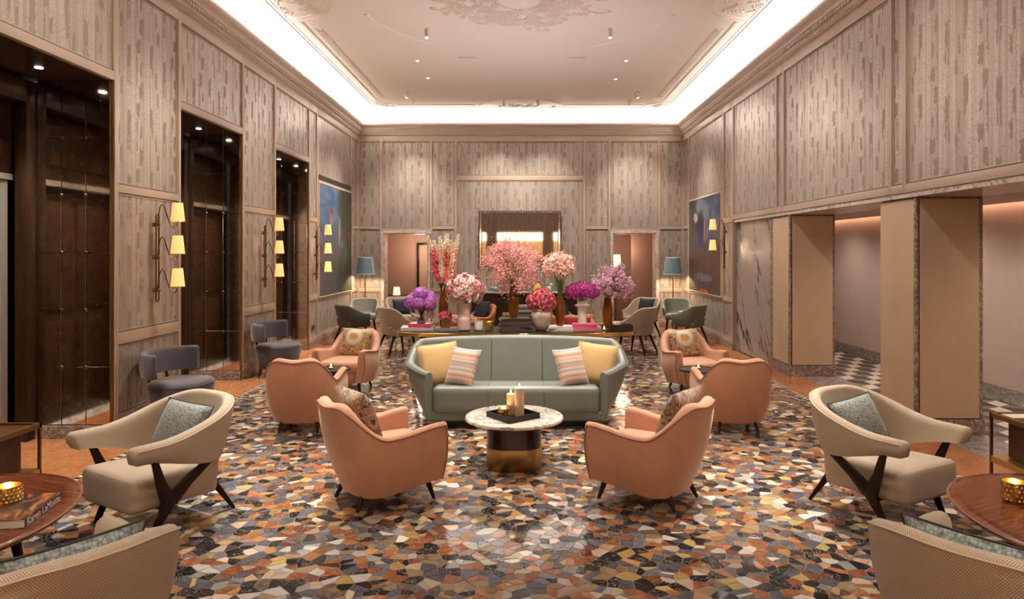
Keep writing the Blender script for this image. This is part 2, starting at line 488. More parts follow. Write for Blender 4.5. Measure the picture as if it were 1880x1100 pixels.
    M['dark_metal'] = mat('dark_metal', (0.02, 0.018, 0.017), 0.35, 0.6)

    m = mat('antique_mirror', rough=0.09, metal=1.0)
    M['mirror_pane'] = m
    q = NT(m)
    n = q.noise(q.pos(), 12, 5, 0.7)
    q.col(q.mix(q.ramp(n, (0.40, 0.0), (0.62, 1.0)), (0.78, 0.69, 0.61), (0.58, 0.49, 0.42)))
    n2 = q.noise(q.pos(), 30, 5, 0.75)
    q.rough(q.math('MULTIPLY_ADD', q.ramp(n2, (0.62, 0.0), (0.72, 1.0)), 0.35, 0.07))
    M['clear_mirror'] = mat('silvered_mirror', (0.60, 0.53, 0.45), 0.03, 1.0)
    M['soffit'] = mat('dark_gloss_soffit', (0.05, 0.03, 0.018), 0.2, 0.0)
    M['pale_post'] = mat('pale_door_post', (0.22, 0.185, 0.14), 0.5)
    M['black_glass'] = mat('dark_door_glass', (0.012, 0.009, 0.008), 0.08)

    m = mat('stone_leather_panel', rough=0.55)
    M['pier_panel'] = m
    q = NT(m)
    n = q.noise(q.mapping(q.pos(), (1, 1, 0.5)), 3.0, 6, 0.65)
    q.col(q.mix(n, (0.42, 0.30, 0.20), (0.52, 0.385, 0.265)))
    m = mat('corridor_wall_fabric', rough=0.6)
    M['corridor_wall'] = m
    q = NT(m)
    n = q.noise(q.mapping(q.pos(), (2, 2, 0.6)), 4.0, 6, 0.65)
    q.col(q.mix(n, (0.44, 0.365, 0.325), (0.54, 0.455, 0.41)))
    M['pink_wall'] = mat('rose_hall_wall', (0.41, 0.275, 0.22), 0.6)
    M['tile_white'] = mat('white_floor_tile', (0.62, 0.54, 0.46), 0.16)
    M['tile_grey'] = mat('grey_floor_tile', (0.17, 0.145, 0.13), 0.16)
    M['tile_black'] = mat('black_floor_tile', (0.035, 0.03, 0.028), 0.16)

    # lamp shades
    def shade(name, c, e, emit_c):
        m = mat(name, c, 0.8)
        q = NT(m)
        n = q.noise(q.obj(), 22, 4, 0.6)
        z = q.n('ShaderNodeSeparateXYZ')
        q.s(z.inputs[0], q.obj())
        q.s(q.b.inputs['Emission Color'], q.mix(n, tuple(x * y for x, y in zip(emit_c, (0.8, 0.62, 0.5))), emit_c))
        q.b.inputs['Emission Strength'].default_value = e
        return m
    M['parchment'] = shade('lit_parchment_shade', (0.5, 0.33, 0.15), 0.62, (1.0, 0.60, 0.21))
    M['cream_shade'] = shade('lit_cream_shade', (0.7, 0.5, 0.35), 0.9, (1.0, 0.76, 0.5))
    m = mat('blue_pleated_silk', rough=0.6, Sheen_Weight=0.3)
    M['blue_silk'] = m
    q = NT(m)
    sx = q.n('ShaderNodeSeparateXYZ')
    q.s(sx.inputs[0], q.uv())
    n = q.noise(q.mapping(q.uv(), (60, 0.6, 1)), 1.0, 3, 0.6)
    c = q.mix(q.ramp(n, (0.3, 0.0), (0.7, 1.0)), (0.025, 0.06, 0.08), (0.15, 0.215, 0.235))
    q.col(c)
    q.s(q.b.inputs['Emission Color'], c)
    q.b.inputs['Emission Strength'].default_value = 0.08
    M['bulb'] = mat('lit_bulb', (1, 0.8, 0.6), 0.5, 0.0, Emission_Color=(1.0, 0.72, 0.42), Emission_Strength=12.0)
    M['lens'] = mat('lit_lens', (1, 0.9, 0.8), 0.5, 0.0, Emission_Color=(1.0, 0.86, 0.70), Emission_Strength=9.0)
    M['flame'] = mat('candle_flame', (1, 0.8, 0.4), 0.5, 0.0, Emission_Color=(1.0, 0.66, 0.25), Emission_Strength=14.0)
    M['cove_glow'] = mat('lit_cove', (1, 0.9, 0.8), 0.6, 0.0, Emission_Color=(1.0, 0.80, 0.56), Emission_Strength=2.2)
    M['wax'] = mat('ivory_wax', (0.72, 0.58, 0.44), 0.5, 0.0, Subsurface_Weight=0.3, Subsurface_Radius=(0.05, 0.03, 0.015))
    M['fitting'] = mat('beige_fitting', (0.62, 0.52, 0.44), 0.5)

    # glass and flowers
    M['amber_glass'] = mat('amber_glass', (0.52, 0.19, 0.025), 0.05, 0.0, Transmission_Weight=0.8, IOR=1.35)
    M['clear_glass'] = mat('clear_glass', (0.95, 0.95, 0.95), 0.02, 0.0, Transmission_Weight=1.0, IOR=1.3)
    M['pink_glass'] = mat('blush_opal_glass', (0.60, 0.43, 0.36), 0.16, 0.0, Coat_Weight=0.4)
    M['blush_ceramic'] = mat('mottled_blush_ceramic', (0.5, 0.36, 0.29), 0.25)
    q = NT(M['blush_ceramic'])
    q.col(q.mix(q.noise(q.obj(), 12, 5, 0.6), (0.36, 0.255, 0.20), (0.60, 0.47, 0.40)))
    M['white_glaze'] = mat('white_glaze', (0.70, 0.63, 0.55), 0.2)
    for nm, c in (('pale_pink', (0.74, 0.40, 0.42)), ('rose', (0.62, 0.09, 0.15)), ('rose_light', (0.70, 0.20, 0.24)),
                  ('purple', (0.34, 0.085, 0.46)), ('violet_pink', (0.58, 0.18, 0.50)),
                  ('magenta', (0.44, 0.012, 0.24)), ('dusty_pink', (0.60, 0.22, 0.22)), ('dusty_light', (0.76, 0.43, 0.41)),
                  ('lilac', (0.62, 0.31, 0.46)), ('lilac_light', (0.74, 0.49, 0.62)), ('peach_petal', (0.78, 0.42, 0.34)),
                  ('blush_petal', (0.84, 0.62, 0.55)),
                  ('snap_pink', (0.74, 0.17, 0.18)), ('snap_cream', (0.80, 0.72, 0.50)), ('flower_eye', (0.17, 0.02, 0.045))):
        M[nm] = mat(nm + '_petals', c, 0.6, 0.0, Sheen_Weight=0.1)
    M['stem'] = mat('green_stem', (0.07, 0.12, 0.03), 0.5)
    M['leaf'] = mat('leaf_green', (0.045, 0.085, 0.025), 0.5)
    M['twig'] = mat('dry_twig', (0.22, 0.17, 0.07), 0.6)
    M['paper'] = mat('book_pages', (0.60, 0.53, 0.44), 0.8)
    for nm, c in (('cover_white', (0.55, 0.50, 0.44)), ('cover_pink', (0.55, 0.05, 0.13)), ('cover_rose', (0.50, 0.16, 0.18)),
                  ('cover_brown', (0.055, 0.03, 0.022)), ('cover_black', (0.018, 0.016, 0.016)), ('cover_grey', (0.20, 0.18, 0.165)),
                  ('cover_blue', (0.07, 0.20, 0.34)), ('cover_green', (0.10, 0.14, 0.10)), ('print_white', (0.68, 0.63, 0.57)),
                  ('glaze_green', (0.02, 0.25, 0.11)), ('glaze_yellow', (0.62, 0.50, 0.03)), ('glaze_black', (0.015, 0.013, 0.02)),
                  ('glaze_red', (0.45, 0.03, 0.02)), ('glaze_teal', (0.12, 0.25, 0.26))):
        M[nm] = mat(nm, c, 0.3)
    m = mat('art_book_cover', rough=0.22)
    M['art_cover'] = m
    q = NT(m)
    n = q.noise(q.mapping(q.obj(), (2.2, 6, 2)), 1.6, 4, 0.6, 1.2)
    q.col(q.ramp(n, (0.35, (0.045, 0.035, 0.04)), (0.50, (0.14, 0.075, 0.055)), (0.60, (0.48, 0.17, 0.05)), (0.70, (0.60, 0.36, 0.19))))

    # paintings: abstract canvases
    m = mat('blue_dark_oil_painting', rough=0.6, IOR=1.25)
    M['art_left'] = m
    q = NT(m)
    uv = q.uv()
    sx = q.n('ShaderNodeSeparateXYZ')
    q.s(sx.inputs[0], uv)
    nA = q.noise(uv, 3.0, 6, 0.65, 0.8)
    nB = q.noise(q.mapping(uv, (9, 3, 1)), 2.0, 6, 0.7, 0.6)
    nC = q.noise(uv, 17.0, 5, 0.7, 0.5)
    base = q.ramp(nA, (0.30, (0.05, 0.05, 0.055)), (0.48, (0.075, 0.066, 0.066)), (0.62, (0.045, 0.036, 0.034)), (0.75, (0.13, 0.11, 0.10)))
    blue = q.ramp(nA, (0.35, (0.025, 0.05, 0.12)), (0.55, (0.07, 0.115, 0.19)), (0.7, (0.16, 0.20, 0.24)))
    edge = q.math('ADD', q.math('MULTIPLY_ADD', nB, 0.55, -0.27), q.math('SUBTRACT', sx.outputs[0], 0.55))
    side = q.ramp(edge, (0.0, 0.0), (0.04, 1.0))
    high = q.ramp(q.math('MULTIPLY_ADD', nB, 0.5, sx.outputs[1]), (0.65, 0.0), (0.95, 1.0))
    c = q.mix(q.math('MULTIPLY', high, q.math('SUBTRACT', 1.0, side)), base, blue)
    rk = q.ramp(nB, (0.35, (0.02, 0.017, 0.015)), (0.5, (0.06, 0.05, 0.04)), (0.62, (0.03, 0.06, 0.025)), (0.72, (0.22, 0.18, 0.13)))
    c = q.mix(side, c, rk)
    def blob(c0, cx, cy, rx, ry, col, soft=0.4, j=0.35):
        dx = q.math('DIVIDE', q.math('SUBTRACT', sx.outputs[0], cx), rx)
        dy = q.math('DIVIDE', q.math('SUBTRACT', sx.outputs[1], cy), ry)
        d = q.math('ADD', q.math('ADD', q.math('MULTIPLY', dx, dx), q.math('MULTIPLY', dy, dy)), q.math('MULTIPLY_ADD', nC, j * 12, -j * 6))
        return q.mix(q.ramp(d, (1.0 - soft, 1.0), (1.0, 0.0)), c0, col)
    c = blob(c, 0.34, 0.76, 0.05, 0.055, (0.20, 0.025, 0.02))
    c = blob(c, 0.34, 0.69, 0.05, 0.06, (0.22, 0.12, 0.13))
    c = blob(c, 0.58, 0.60, 0.04, 0.16, (0.26, 0.19, 0.145))
    c = blob(c, 0.66, 0.47, 0.05, 0.05, (0.05, 0.10, 0.24))
    c = blob(c, 0.80, 0.34, 0.07, 0.10, (0.03, 0.10, 0.03))
    c = blob(c, 0.90, 0.55, 0.05, 0.06, (0.16, 0.04, 0.025))
    q.col(c)
    m = mat('brown_blue_oil_painting', rough=0.6, IOR=1.25)
    M['art_right'] = m
    q = NT(m)
    uv = q.uv()
    sx = q.n('ShaderNodeSeparateXYZ')
    q.s(sx.inputs[0], uv)
    nC = q.noise(uv, 17.0, 5, 0.7, 0.5)
    nA = q.noise(uv, 3.5, 6, 0.65, 0.8)
    nB = q.noise(q.mapping(uv, (10, 2.5, 1)), 2.0, 6, 0.7, 0.6)
    low = q.ramp(nB, (0.33, (0.035, 0.022, 0.017)), (0.5, (0.10, 0.055, 0.038)), (0.62, (0.05, 0.035, 0.03)), (0.74, (0.22, 0.14, 0.09)))
    top = q.ramp(nA, (0.32, (0.025, 0.032, 0.06)), (0.5, (0.065, 0.082, 0.13)), (0.66, (0.15, 0.165, 0.19)))
    c = q.mix(q.ramp(q.math('MULTIPLY_ADD', nB, 0.45, sx.outputs[1]), (0.62, 0.0), (0.92, 1.0)), low, top)
    c = blob(c, 0.13, 0.72, 0.13, 0.30, (0.08, 0.055, 0.045), 0.5)
    c = blob(c, 0.40, 0.70, 0.14, 0.17, (0.035, 0.028, 0.035), 0.3)
    c = blob(c, 0.40, 0.60, 0.08, 0.13, (0.02, 0.03, 0.12), 0.4)
    c = blob(c, 0.53, 0.64, 0.03, 0.14, (0.35, 0.09, 0.05), 0.5)
    c = blob(c, 0.24, 0.80, 0.07, 0.06, (0.34, 0.33, 0.32), 0.5)
    c = blob(c, 0.62, 0.64, 0.03, 0.06, (0.06, 0.18, 0.42), 0.5)
    c = blob(c, 0.48, 0.16, 0.30, 0.05, (0.14, 0.14, 0.18), 0.7)
    c = blob(c, 0.50, 0.02, 0.14, 0.02, (0.45, 0.10, 0.03), 0.6, 0.6)
    q.col(c)

make_materials()

# ------------------------------------------------------------------ helpers: meshes and objects
class MB:
    """collects pieces of geometry and links them as ONE mesh object"""
    def __init__(self):
        self.bm = bmesh.new()
        self.uvl = self.bm.loops.layers.uv.new('UVMap')

    def face(self, vs, uvs=None, mi=0):
        try:
            f = self.bm.faces.new(vs)
        except ValueError:
            return None
        f.material_index = mi
        if uvs:
            for l, uv in zip(f.loops, uvs):
                l[self.uvl].uv = uv
        return f

    def poly(self, pts, uvs=None, mi=0):
        return self.face([self.bm.verts.new(p) for p in pts], uvs, mi)

    def box(self, x0, x1, y0, y1, z0, z1, bev=0.0, mi=0):
        P = [Vector((x, y, z)) for x in (x0, x1) for y in (y0, y1) for z in (z0, z1)]
        v = [self.bm.verts.new(p) for p in P]
        fs = []
        for idx in ((0, 1, 3, 2), (4, 6, 7, 5), (0, 4, 5, 1), (2, 3, 7, 6), (0, 2, 6, 4), (1, 5, 7, 3)):
            q = [v[i] for i in idx]
            nrm = (q[1].co - q[0].co).cross(q[2].co - q[1].co)
            ax = max(range(3), key=lambda k: abs(nrm[k]))
            if ax == 0:
                uvs = [(p.co.y, p.co.z) for p in q]
            elif ax == 1:
                uvs = [(p.co.x, p.co.z) for p in q]
            else:
                uvs = [(p.co.x, p.co.y) for p in q]
            fs.append(self.face(q, uvs, mi))
        if bev > 0:
            es = list({e for f in fs for e in f.edges})
            bmesh.ops.bevel(self.bm, geom=es, offset=bev, segments=2, profile=0.6, affect='EDGES')
        return self

    def obox(self, c, ax, ay, az, hx, hy, hz, bev=0.0):
        """oriented box: centre, three unit axes, half sizes"""
        c = Vector(c)
        ax, ay, az = Vector(ax), Vector(ay), Vector(az)
        n0 = len(self.bm.verts)
        self.box(-hx, hx, -hy, hy, -hz, hz, bev)
        self.bm.verts.ensure_lookup_table()
        for v in self.bm.verts[n0:]:
            p = v.co.copy()
            v.co = c + ax * p.x + ay * p.y + az * p.z
        return self

    def loft(self, rings, closed=True, caps=True, loop=False, mi=0, uv_scale=1.0):
        """skin a list of rings of points"""
        n = len(rings[0])
        rv = [[self.bm.verts.new(p) for p in r] for r in rings]
        mid = rings[len(rings) // 2]
        vv = [0.0]
        for i in range(n):
            vv.append(vv[-1] + (Vector(mid[(i + 1) % n]) - Vector(mid[i])).length)
        uu = [0.0]
        for a, b in zip(rings[:-1], rings[1:]):
            uu.append(uu[-1] + max((Vector(p) - Vector(q)).length for p, q in zip(a, b)))
        m = len(rings)
        for i in range(m if loop else m - 1):
            a, b = rv[i], rv[(i + 1) % m]
            u0, u1 = uu[i], (uu[i + 1] if i + 1 < m else uu[i] + (Vector(rings[0][0]) - Vector(rings[-1][0])).length)
            for j in range(n if closed else n - 1):
                k = (j + 1) % n
                self.face([a[j], b[j], b[k], a[k]],
                          [(u0, vv[j]), (u1, vv[j]), (u1, vv[j + 1]), (u0, vv[j + 1])], mi)
        if caps and closed and not loop:
            for r, rev in ((rv[0], False), (rv[-1], True)):
                f = self.face(list(reversed(r)) if rev else list(r), None, mi)
                if f:
                    o = r[0].co
                    for l in f.loops:
                        d = l.vert.co - o
                        l[self.uvl].uv = (d.x + d.y, d.z)
        return self

    def tube(self, pts, r, n=8, caps=True):
        pts = [Vector(p) for p in pts]
        rs = r if isinstance(r, (list, tuple)) else [r] * len(pts)
        rings = []
        prev = None
        for i, p in enumerate(pts):
            t = (pts[min(i + 1, len(pts) - 1)] - pts[max(i - 1, 0)])
            if t.length < 1e-9:
                t = Vector((0, 0, 1))
            t.normalize()
            if prev is None:
                a = Vector((0, 0, 1)) if abs(t.z) < 0.9 else Vector((1, 0, 0))
                x = t.cross(a).normalized()
            else:
                x = prev - t * prev.dot(t)
                if x.length < 1e-6:
                    x = t.orthogonal()
                x.normalize()
            prev = x
            y = t.cross(x)
            rings.append([p + x * (rs[i] * math.cos(2 * PI * k / n)) + y * (rs[i] * math.sin(2 * PI * k / n)) for k in range(n)])
        return self.loft(rings, True, caps)

    def lathe(self, prof, n=24, c=(0, 0, 0), caps=True, fn=None):
        """prof: (radius, z) pairs; fn(angle) scales the radius"""
        rings = []
        for r, z in prof:
            rings.append([(c[0] + r * (fn(2 * PI * k / n) if fn else 1) * math.cos(2 * PI * k / n),
                           c[1] + r * (fn(2 * PI * k / n) if fn else 1) * math.sin(2 * PI * k / n), c[2] + z) for k in range(n)])
        return self.loft(rings, True, caps)

    def sphere(self, c, r, n=8, m=6, sc=(1, 1, 1)):
        prof = [(r * math.sin(PI * i / m), -r * math.cos(PI * i / m)) for i in range(m + 1)]
        prof[0] = (r * 0.05, -r)
        prof[-1] = (r * 0.05, r)
        rings = [[(c[0] + rr * sc[0] * math.cos(2 * PI * k / n), c[1] + rr * sc[1] * math.sin(2 * PI * k / n), c[2] + z * sc[2]) for k in range(n)] for rr, z in prof]
        return self.loft(rings)

    def prism(self, poly, z0, z1, bev=0.0):
        rings = []
        if bev > 0:
            c = Vector((sum(p[0] for p in poly) / len(poly), sum(p[1] for p in poly) / len(poly)))
            def inset(k):
                out = []
                for p in poly:
                    d = c - Vector(p[:2])
                    out.append(Vector(p[:2]) + d.normalized() * k)
                return out
            rings = [[(p.x, p.y, z0) for p in inset(bev)], [(p.x, p.y, z0 + bev) for p in inset(bev * 0.25)],
                     [(p.x, p.y, z1 - bev) for p in inset(bev * 0.25)], [(p.x, p.y, z1) for p in inset(bev)]]
            rings.insert(2, [(p[0], p[1], (z0 + z1) / 2) for p in poly])
        else:
            rings = [[(p[0], p[1], z0) for p in poly], [(p[0], p[1], z1) for p in poly]]
        return self.loft(rings)

    def rbox(self, c, s, r, n=6, puff=0.0, taper=None):
        """soft cushion-like box: centre, size, edge radius; puff swells the top; taper(p) moves points"""
        c, h = Vector(c), Vector(s) / 2
        r = min(r, h.x * 0.98, h.y * 0.98, h.z * 0.98)
        inner = h - Vector((r, r, r))
        verts = {}
        def V(ix, iy, iz):
            key = (ix, iy, iz)
            if key in verts:
                return verts[key]
            g = [0] * 3
            for k, i in enumerate((ix, iy, iz)):
                # put grid lines near edges so that the rounding has points
                t = i / n
                if i <= 2:
                    g[k] = -h[k] + r * (i / 2)
                elif i >= n - 2:
                    g[k] = h[k] - r * ((n - i) / 2)
                else:
                    g[k] = -inner[k] + 2 * inner[k] * ((i - 2) / (n - 4)) if n > 4 else 0
            p = Vector(g)
            q = Vector([max(-inner[k], min(inner[k], p[k])) for k in range(3)])
            d = p - q
            if d.length > 1e-9:
                p = q + d.normalized() * r
            if puff and p.z > 0:
                p.z += puff * (1 - (p.x / h.x) ** 2) * (1 - (p.y / h.y) ** 2)
            if taper:
                p = Vector(taper(p))
            verts[key] = self.bm.verts.new(c + p)
            return verts[key]
        faces = []
        for a in range(n):
            for b in range(n):
                for (f, flip) in ((lambda i, j: (0, i, j), True), (lambda i, j: (n, i, j), False),
                                  (lambda i, j: (i, 0, j), False), (lambda i, j: (i, n, j), True),
                                  (lambda i, j: (i, j, 0), True), (lambda i, j: (i, j, n), False)):
                    q = [V(*f(a, b)), V(*f(a + 1, b)), V(*f(a + 1, b + 1)), V(*f(a, b + 1))]
                    if flip:
                        q.reverse()
                    nr = (q[1].co - q[0].co).cross(q[3].co - q[0].co)
                    ax = max(range(3), key=lambda k: abs(nr[k]))
                    i, j = ((1, 2), (0, 2), (0, 1))[ax]
                    self.face(q, [(v.co[i], v.co[j]) for v in q])
        return self

    def build(self, name, m, parent=None, smooth=True, ang=38, loc=None, rot=None, recalc=True):
        if recalc:
            bmesh.ops.recalc_face_normals(self.bm, faces=self.bm.faces)
        me = bpy.data.meshes.new(name)
        self.bm.to_mesh(me)
        self.bm.free()
        for x in (m if isinstance(m, (list, tuple)) else [m]):
            me.materials.append(M[x] if isinstance(x, str) else x)
        if smooth and len(me.polygons):
            me.polygons.foreach_set('use_smooth', [True] * len(me.polygons))
            me.set_sharp_from_angle(angle=R(ang))
        o = bpy.data.objects.new(name, me)
        COL.objects.link(o)
        if parent is not None:
            o.parent = parent
        if loc:
            o.location = loc
        if rot:
            o.rotation_euler = rot
        return o


def link_mesh(name, me, parent=None, loc=(0, 0, 0), rot=(0, 0, 0), scale=None):
    o = bpy.data.objects.new(name, me)
    COL.objects.link(o)
    o.parent = parent
    o.location = loc
    o.rotation_euler = rot
    if scale:
        o.scale = scale
    return o


def tag(o, label=None, cat=None, group=None, kind=None):
    for k, v in (('label', label), ('category', cat), ('group', group), ('kind', kind)):
        if v:
            o[k] = v
    return o


def thing(name, label, cat, loc=(0, 0, 0), rz=0.0, group=None):
    o = bpy.data.objects.new(name, None)
    o.empty_display_size = 0.1
    COL.objects.link(o)
    o.location = loc
    o.rotation_euler = (0, 0, rz)
    return tag(o, label, cat, group)


def copy_tree(o, loc, rz, label, group=None):
    """copy a thing with its parts and sub-parts"""
    def cp(x, parent):
        c = x.copy()
        COL.objects.link(c)
        if parent is not None:
            c.parent = parent
        for ch in x.children:
            cp(ch, c)
        return c
    r = cp(o, None)
    r.location = loc
    r.rotation_euler = (r.rotation_euler[0], r.rotation_euler[1], rz)
    r['label'] = label
    if group:
        r['group'] = group
    return r


def face_dir(fx, fy):
    """rotation that turns a thing built facing -Y towards (fx, fy)"""
    return math.atan2(fx, -fy)


def lerp(a, b, t):
    return a + (b - a) * t


def smooth01(a, b, x):
    t = max(0.0, min(1.0, (x - a) / (b - a)))
    return t * t * (3 - 2 * t)


def chaikin(pts, it=2):
    for _ in range(it):
        out = [pts[0]]
        for a, b in zip(pts[:-1], pts[1:]):
            out.append((lerp(a[0], b[0], .25), lerp(a[1], b[1], .25)))
            out.append((lerp(a[0], b[0], .75), lerp(a[1], b[1], .75)))
        out.append(pts[-1])
        pts = out
    return pts


def resample(pts, n):
    L = [0.0]
    for a, b in zip(pts[:-1], pts[1:]):
        L.append(L[-1] + math.dist(a, b))
    out, j = [], 0
    for i in range(n):
        s = L[-1] * i / (n - 1)
        while j < len(L) - 2 and L[j + 1] < s:
            j += 1
        t = (s - L[j]) / max(1e-9, L[j + 1] - L[j])
        out.append(tuple(lerp(p, q, t) for p, q in zip(pts[j], pts[j + 1])))
    return out


def superpath(w, d0, d1, n, e=2.6):
    """U in plan, from right front (w,-d0) round the back (0,d1) to the left front"""
    pts = [(w, -d0), (w, -d0 * 0.5)]
    for i in range(41):
        a = PI * i / 40
        c, s = math.cos(a), math.sin(a)
        pts.append((w * math.copysign(abs(c) ** (2 / e), c), d1 * abs(s) ** (2 / e)))
    pts += [(-w, -d0 * 0.5), (-w, -d0)]
    return resample(pts, n)


def band(mb, top, bot, zt, zb, tt, tb, bulge=0.0, end_r=0.03, mo=7, mi_=6, arc=5):
    """an upholstered band: outer face rises from bot (plan) at zb to top (plan) at zt, rolls over and goes down inside"""
    n = len(top)
    def lst(v):
        return v if isinstance(v, (list, tuple)) else [v] * n
    zt, zb, tt, tb = lst(zt), lst(zb), lst(tt), lst(tb)
    rings, tang, norms = [], [], []
    for i in range(n):
        a, b = top[max(0, i - 1)], top[min(n - 1, i + 1)]
        t = Vector((b[0] - a[0], b[1] - a[1], 0)).normalized()
        nrm = Vector((-t.y, t.x, 0))       # left of travel = inside for right-front -> back -> left-front
        tang.append(t)
        norms.append(nrm)
        r = tt[i] / 2
        Tp = Vector((top[i][0], top[i][1], zt[i] - r))
        B = Vector((bot[i][0], bot[i][1], zb[i]))
        ring = []
        for k in range(mo):
            s = k / (mo - 1)
            ring.append(B.lerp(Tp, s) - nrm * (bulge * math.sin(PI * s)))
        for k in range(1, arc + 1):
            al = PI * k / (arc + 1)
            ring.append(Tp + nrm * (r - r * math.cos(al)) + Vector((0, 0, r * math.sin(al))))
        I0 = Tp + nrm * tt[i]
        I1 = B + nrm * tb[i]
        for k in range(mi_):
            s = k / (mi_ - 1)
            ring.append(I0.lerp(I1, s))
        rings.append(ring)
    def ends(i, sgn):
        out = []
        base = rings[i]
        c = sum((Vector(p) for p in base), Vector()) / len(base)
        hz = max(p.z for p in base) - min(p.z for p in base)
        for a in (25, 50, 72, 86):
            al = R(a)
            e = end_r
            fn = max(0.05, 1 - 2 * e * (1 - math.cos(al)) / max(tt[i], 1e-4))
            fz = max(0.05, 1 - 2 * e * (1 - math.cos(al)) / max(hz, 1e-4))
            ring = []
            for p in base:
                d = p - c
                dn = d.dot(norms[i])
                dt = d - norms[i] * dn - Vector((0, 0, d.z))
                ring.append(c + norms[i] * (dn * fn) + dt + Vector((0, 0, d.z * fz)) + tang[i] * (sgn * e * math.sin(al)))
            out.append(ring)
        return out
    if end_r > 0:
        rings = list(reversed(ends(0, -1))) + rings + ends(n - 1, 1)
    mb.loft(rings)
    return norms


def tapered_leg(mb, p0, p1, r0, r1, n=10):
    mb.tube([p0, Vector(p0).lerp(Vector(p1), 0.5), p1], [r0, (r0 + r1) / 2, r1], n)
    return mb


def pillow_mesh(w, h, t, mname, pipe=None, name='cushion', n=14):
    """scatter cushion standing on its lower edge, facing -Y; returns the root mesh object (piping is its part)"""
    mb = MB()
    def P(u, v, side):
        x, z = (u - .5) * 2, (v - .5) * 2
        pin = 0.10
        X = x * (1 - pin * (1 - z * z) * 0.55) * w / 2
        Z = z * (1 - pin * (1 - x * x) * 0.55) * h / 2
        th = t / 2 * (max(0.0, 1 - abs(x) ** 2.6) ** 0.5) * (max(0.0, 1 - abs(z) ** 2.6) ** 0.5)
        return Vector((X, side * th, Z + h / 2))
    for side in (-1, 1):
        grid = [[mb.bm.verts.new(P(i / n, j / n, side)) for j in range(n + 1)] for i in range(n + 1)]
        for i in range(n):
            for j in range(n):
                q = [grid[i][j], grid[i + 1][j], grid[i + 1][j + 1], grid[i][j + 1]]
                uv = [(w * i / n, h * j / n), (w * (i + 1) / n, h * j / n), (w * (i + 1) / n, h * (j + 1) / n), (w * i / n, h * (j + 1) / n)]
                if side > 0:
                    q.reverse()
                    uv.reverse()
                mb.face(q, uv)
    bmesh.ops.remove_doubles(mb.bm, verts=mb.bm.verts, dist=1e-4)
    o = mb.build(name, mname, ang=80)
    if pipe:
        pts = []
        for i in range(n):
            pts.append(P(i / n, 0, 1))
        for i in range(n):
            pts.append(P(1, i / n, 1))
        for i in range(n):
            pts.append(P(1 - i / n, 1, 1))
        for i in range(n + 1):
            pts.append(P(0, 1 - i / n, 1))
        MB().tube(pts, 0.0045, 6).build('piping', pipe, o)
    return o


def place_pillow(o, loc, rz, tilt, label, group=None, roll=0.0):
    """tilt leans the cushion's top backwards (away from the way it faces)"""
    o.rotation_mode = 'QUATERNION'
    q = Matrix.Rotation(rz, 3, 'Z') @ Matrix.Rotation(-tilt, 3, 'X') @ Matrix.Rotation(roll, 3, 'Y')
    o.rotation_quaternion = q.to_quaternion()
    o.location = loc
    tag(o, label, 'cushion', group)
    return o

# ------------------------------------------------------------------ the room: floor
def clip_poly(poly, x0, x1, y0, y1):
    def cut(pts, inside, inter):
        out = []
        for i, p in enumerate(pts):
            q = pts[i - 1]
            if inside(p):
                if not inside(q):
                    out.append(inter(q, p))
                out.append(p)
            elif inside(q):
                out.append(inter(q, p))
        return out
    def ix(x):
        return lambda a, b: (x, a[1] + (b[1] - a[1]) * (x - a[0]) / (b[0] - a[0]))
    def iy(y):
        return lambda a, b: (a[0] + (b[0] - a[0]) * (y - a[1]) / (b[1] - a[1]), y)
    for ins, it in ((lambda p: p[0] >= x0, ix(x0)), (lambda p: p[0] <= x1, ix(x1)),
                    (lambda p: p[1] >= y0, iy(y0)), (lambda p: p[1] <= y1, iy(y1))):
        if len(poly) < 3:
            return []
        poly = cut(poly, ins, it)
    return poly


FX0, FX1, FY0, FY1 = -3.63, 3.58, 1.6, 16.6
floor = MB().box(-5.2, 6.2, -7.0, 17.6, -0.06, -0.0022).build('floor', 'grout', smooth=False)
tag(floor, kind='structure')


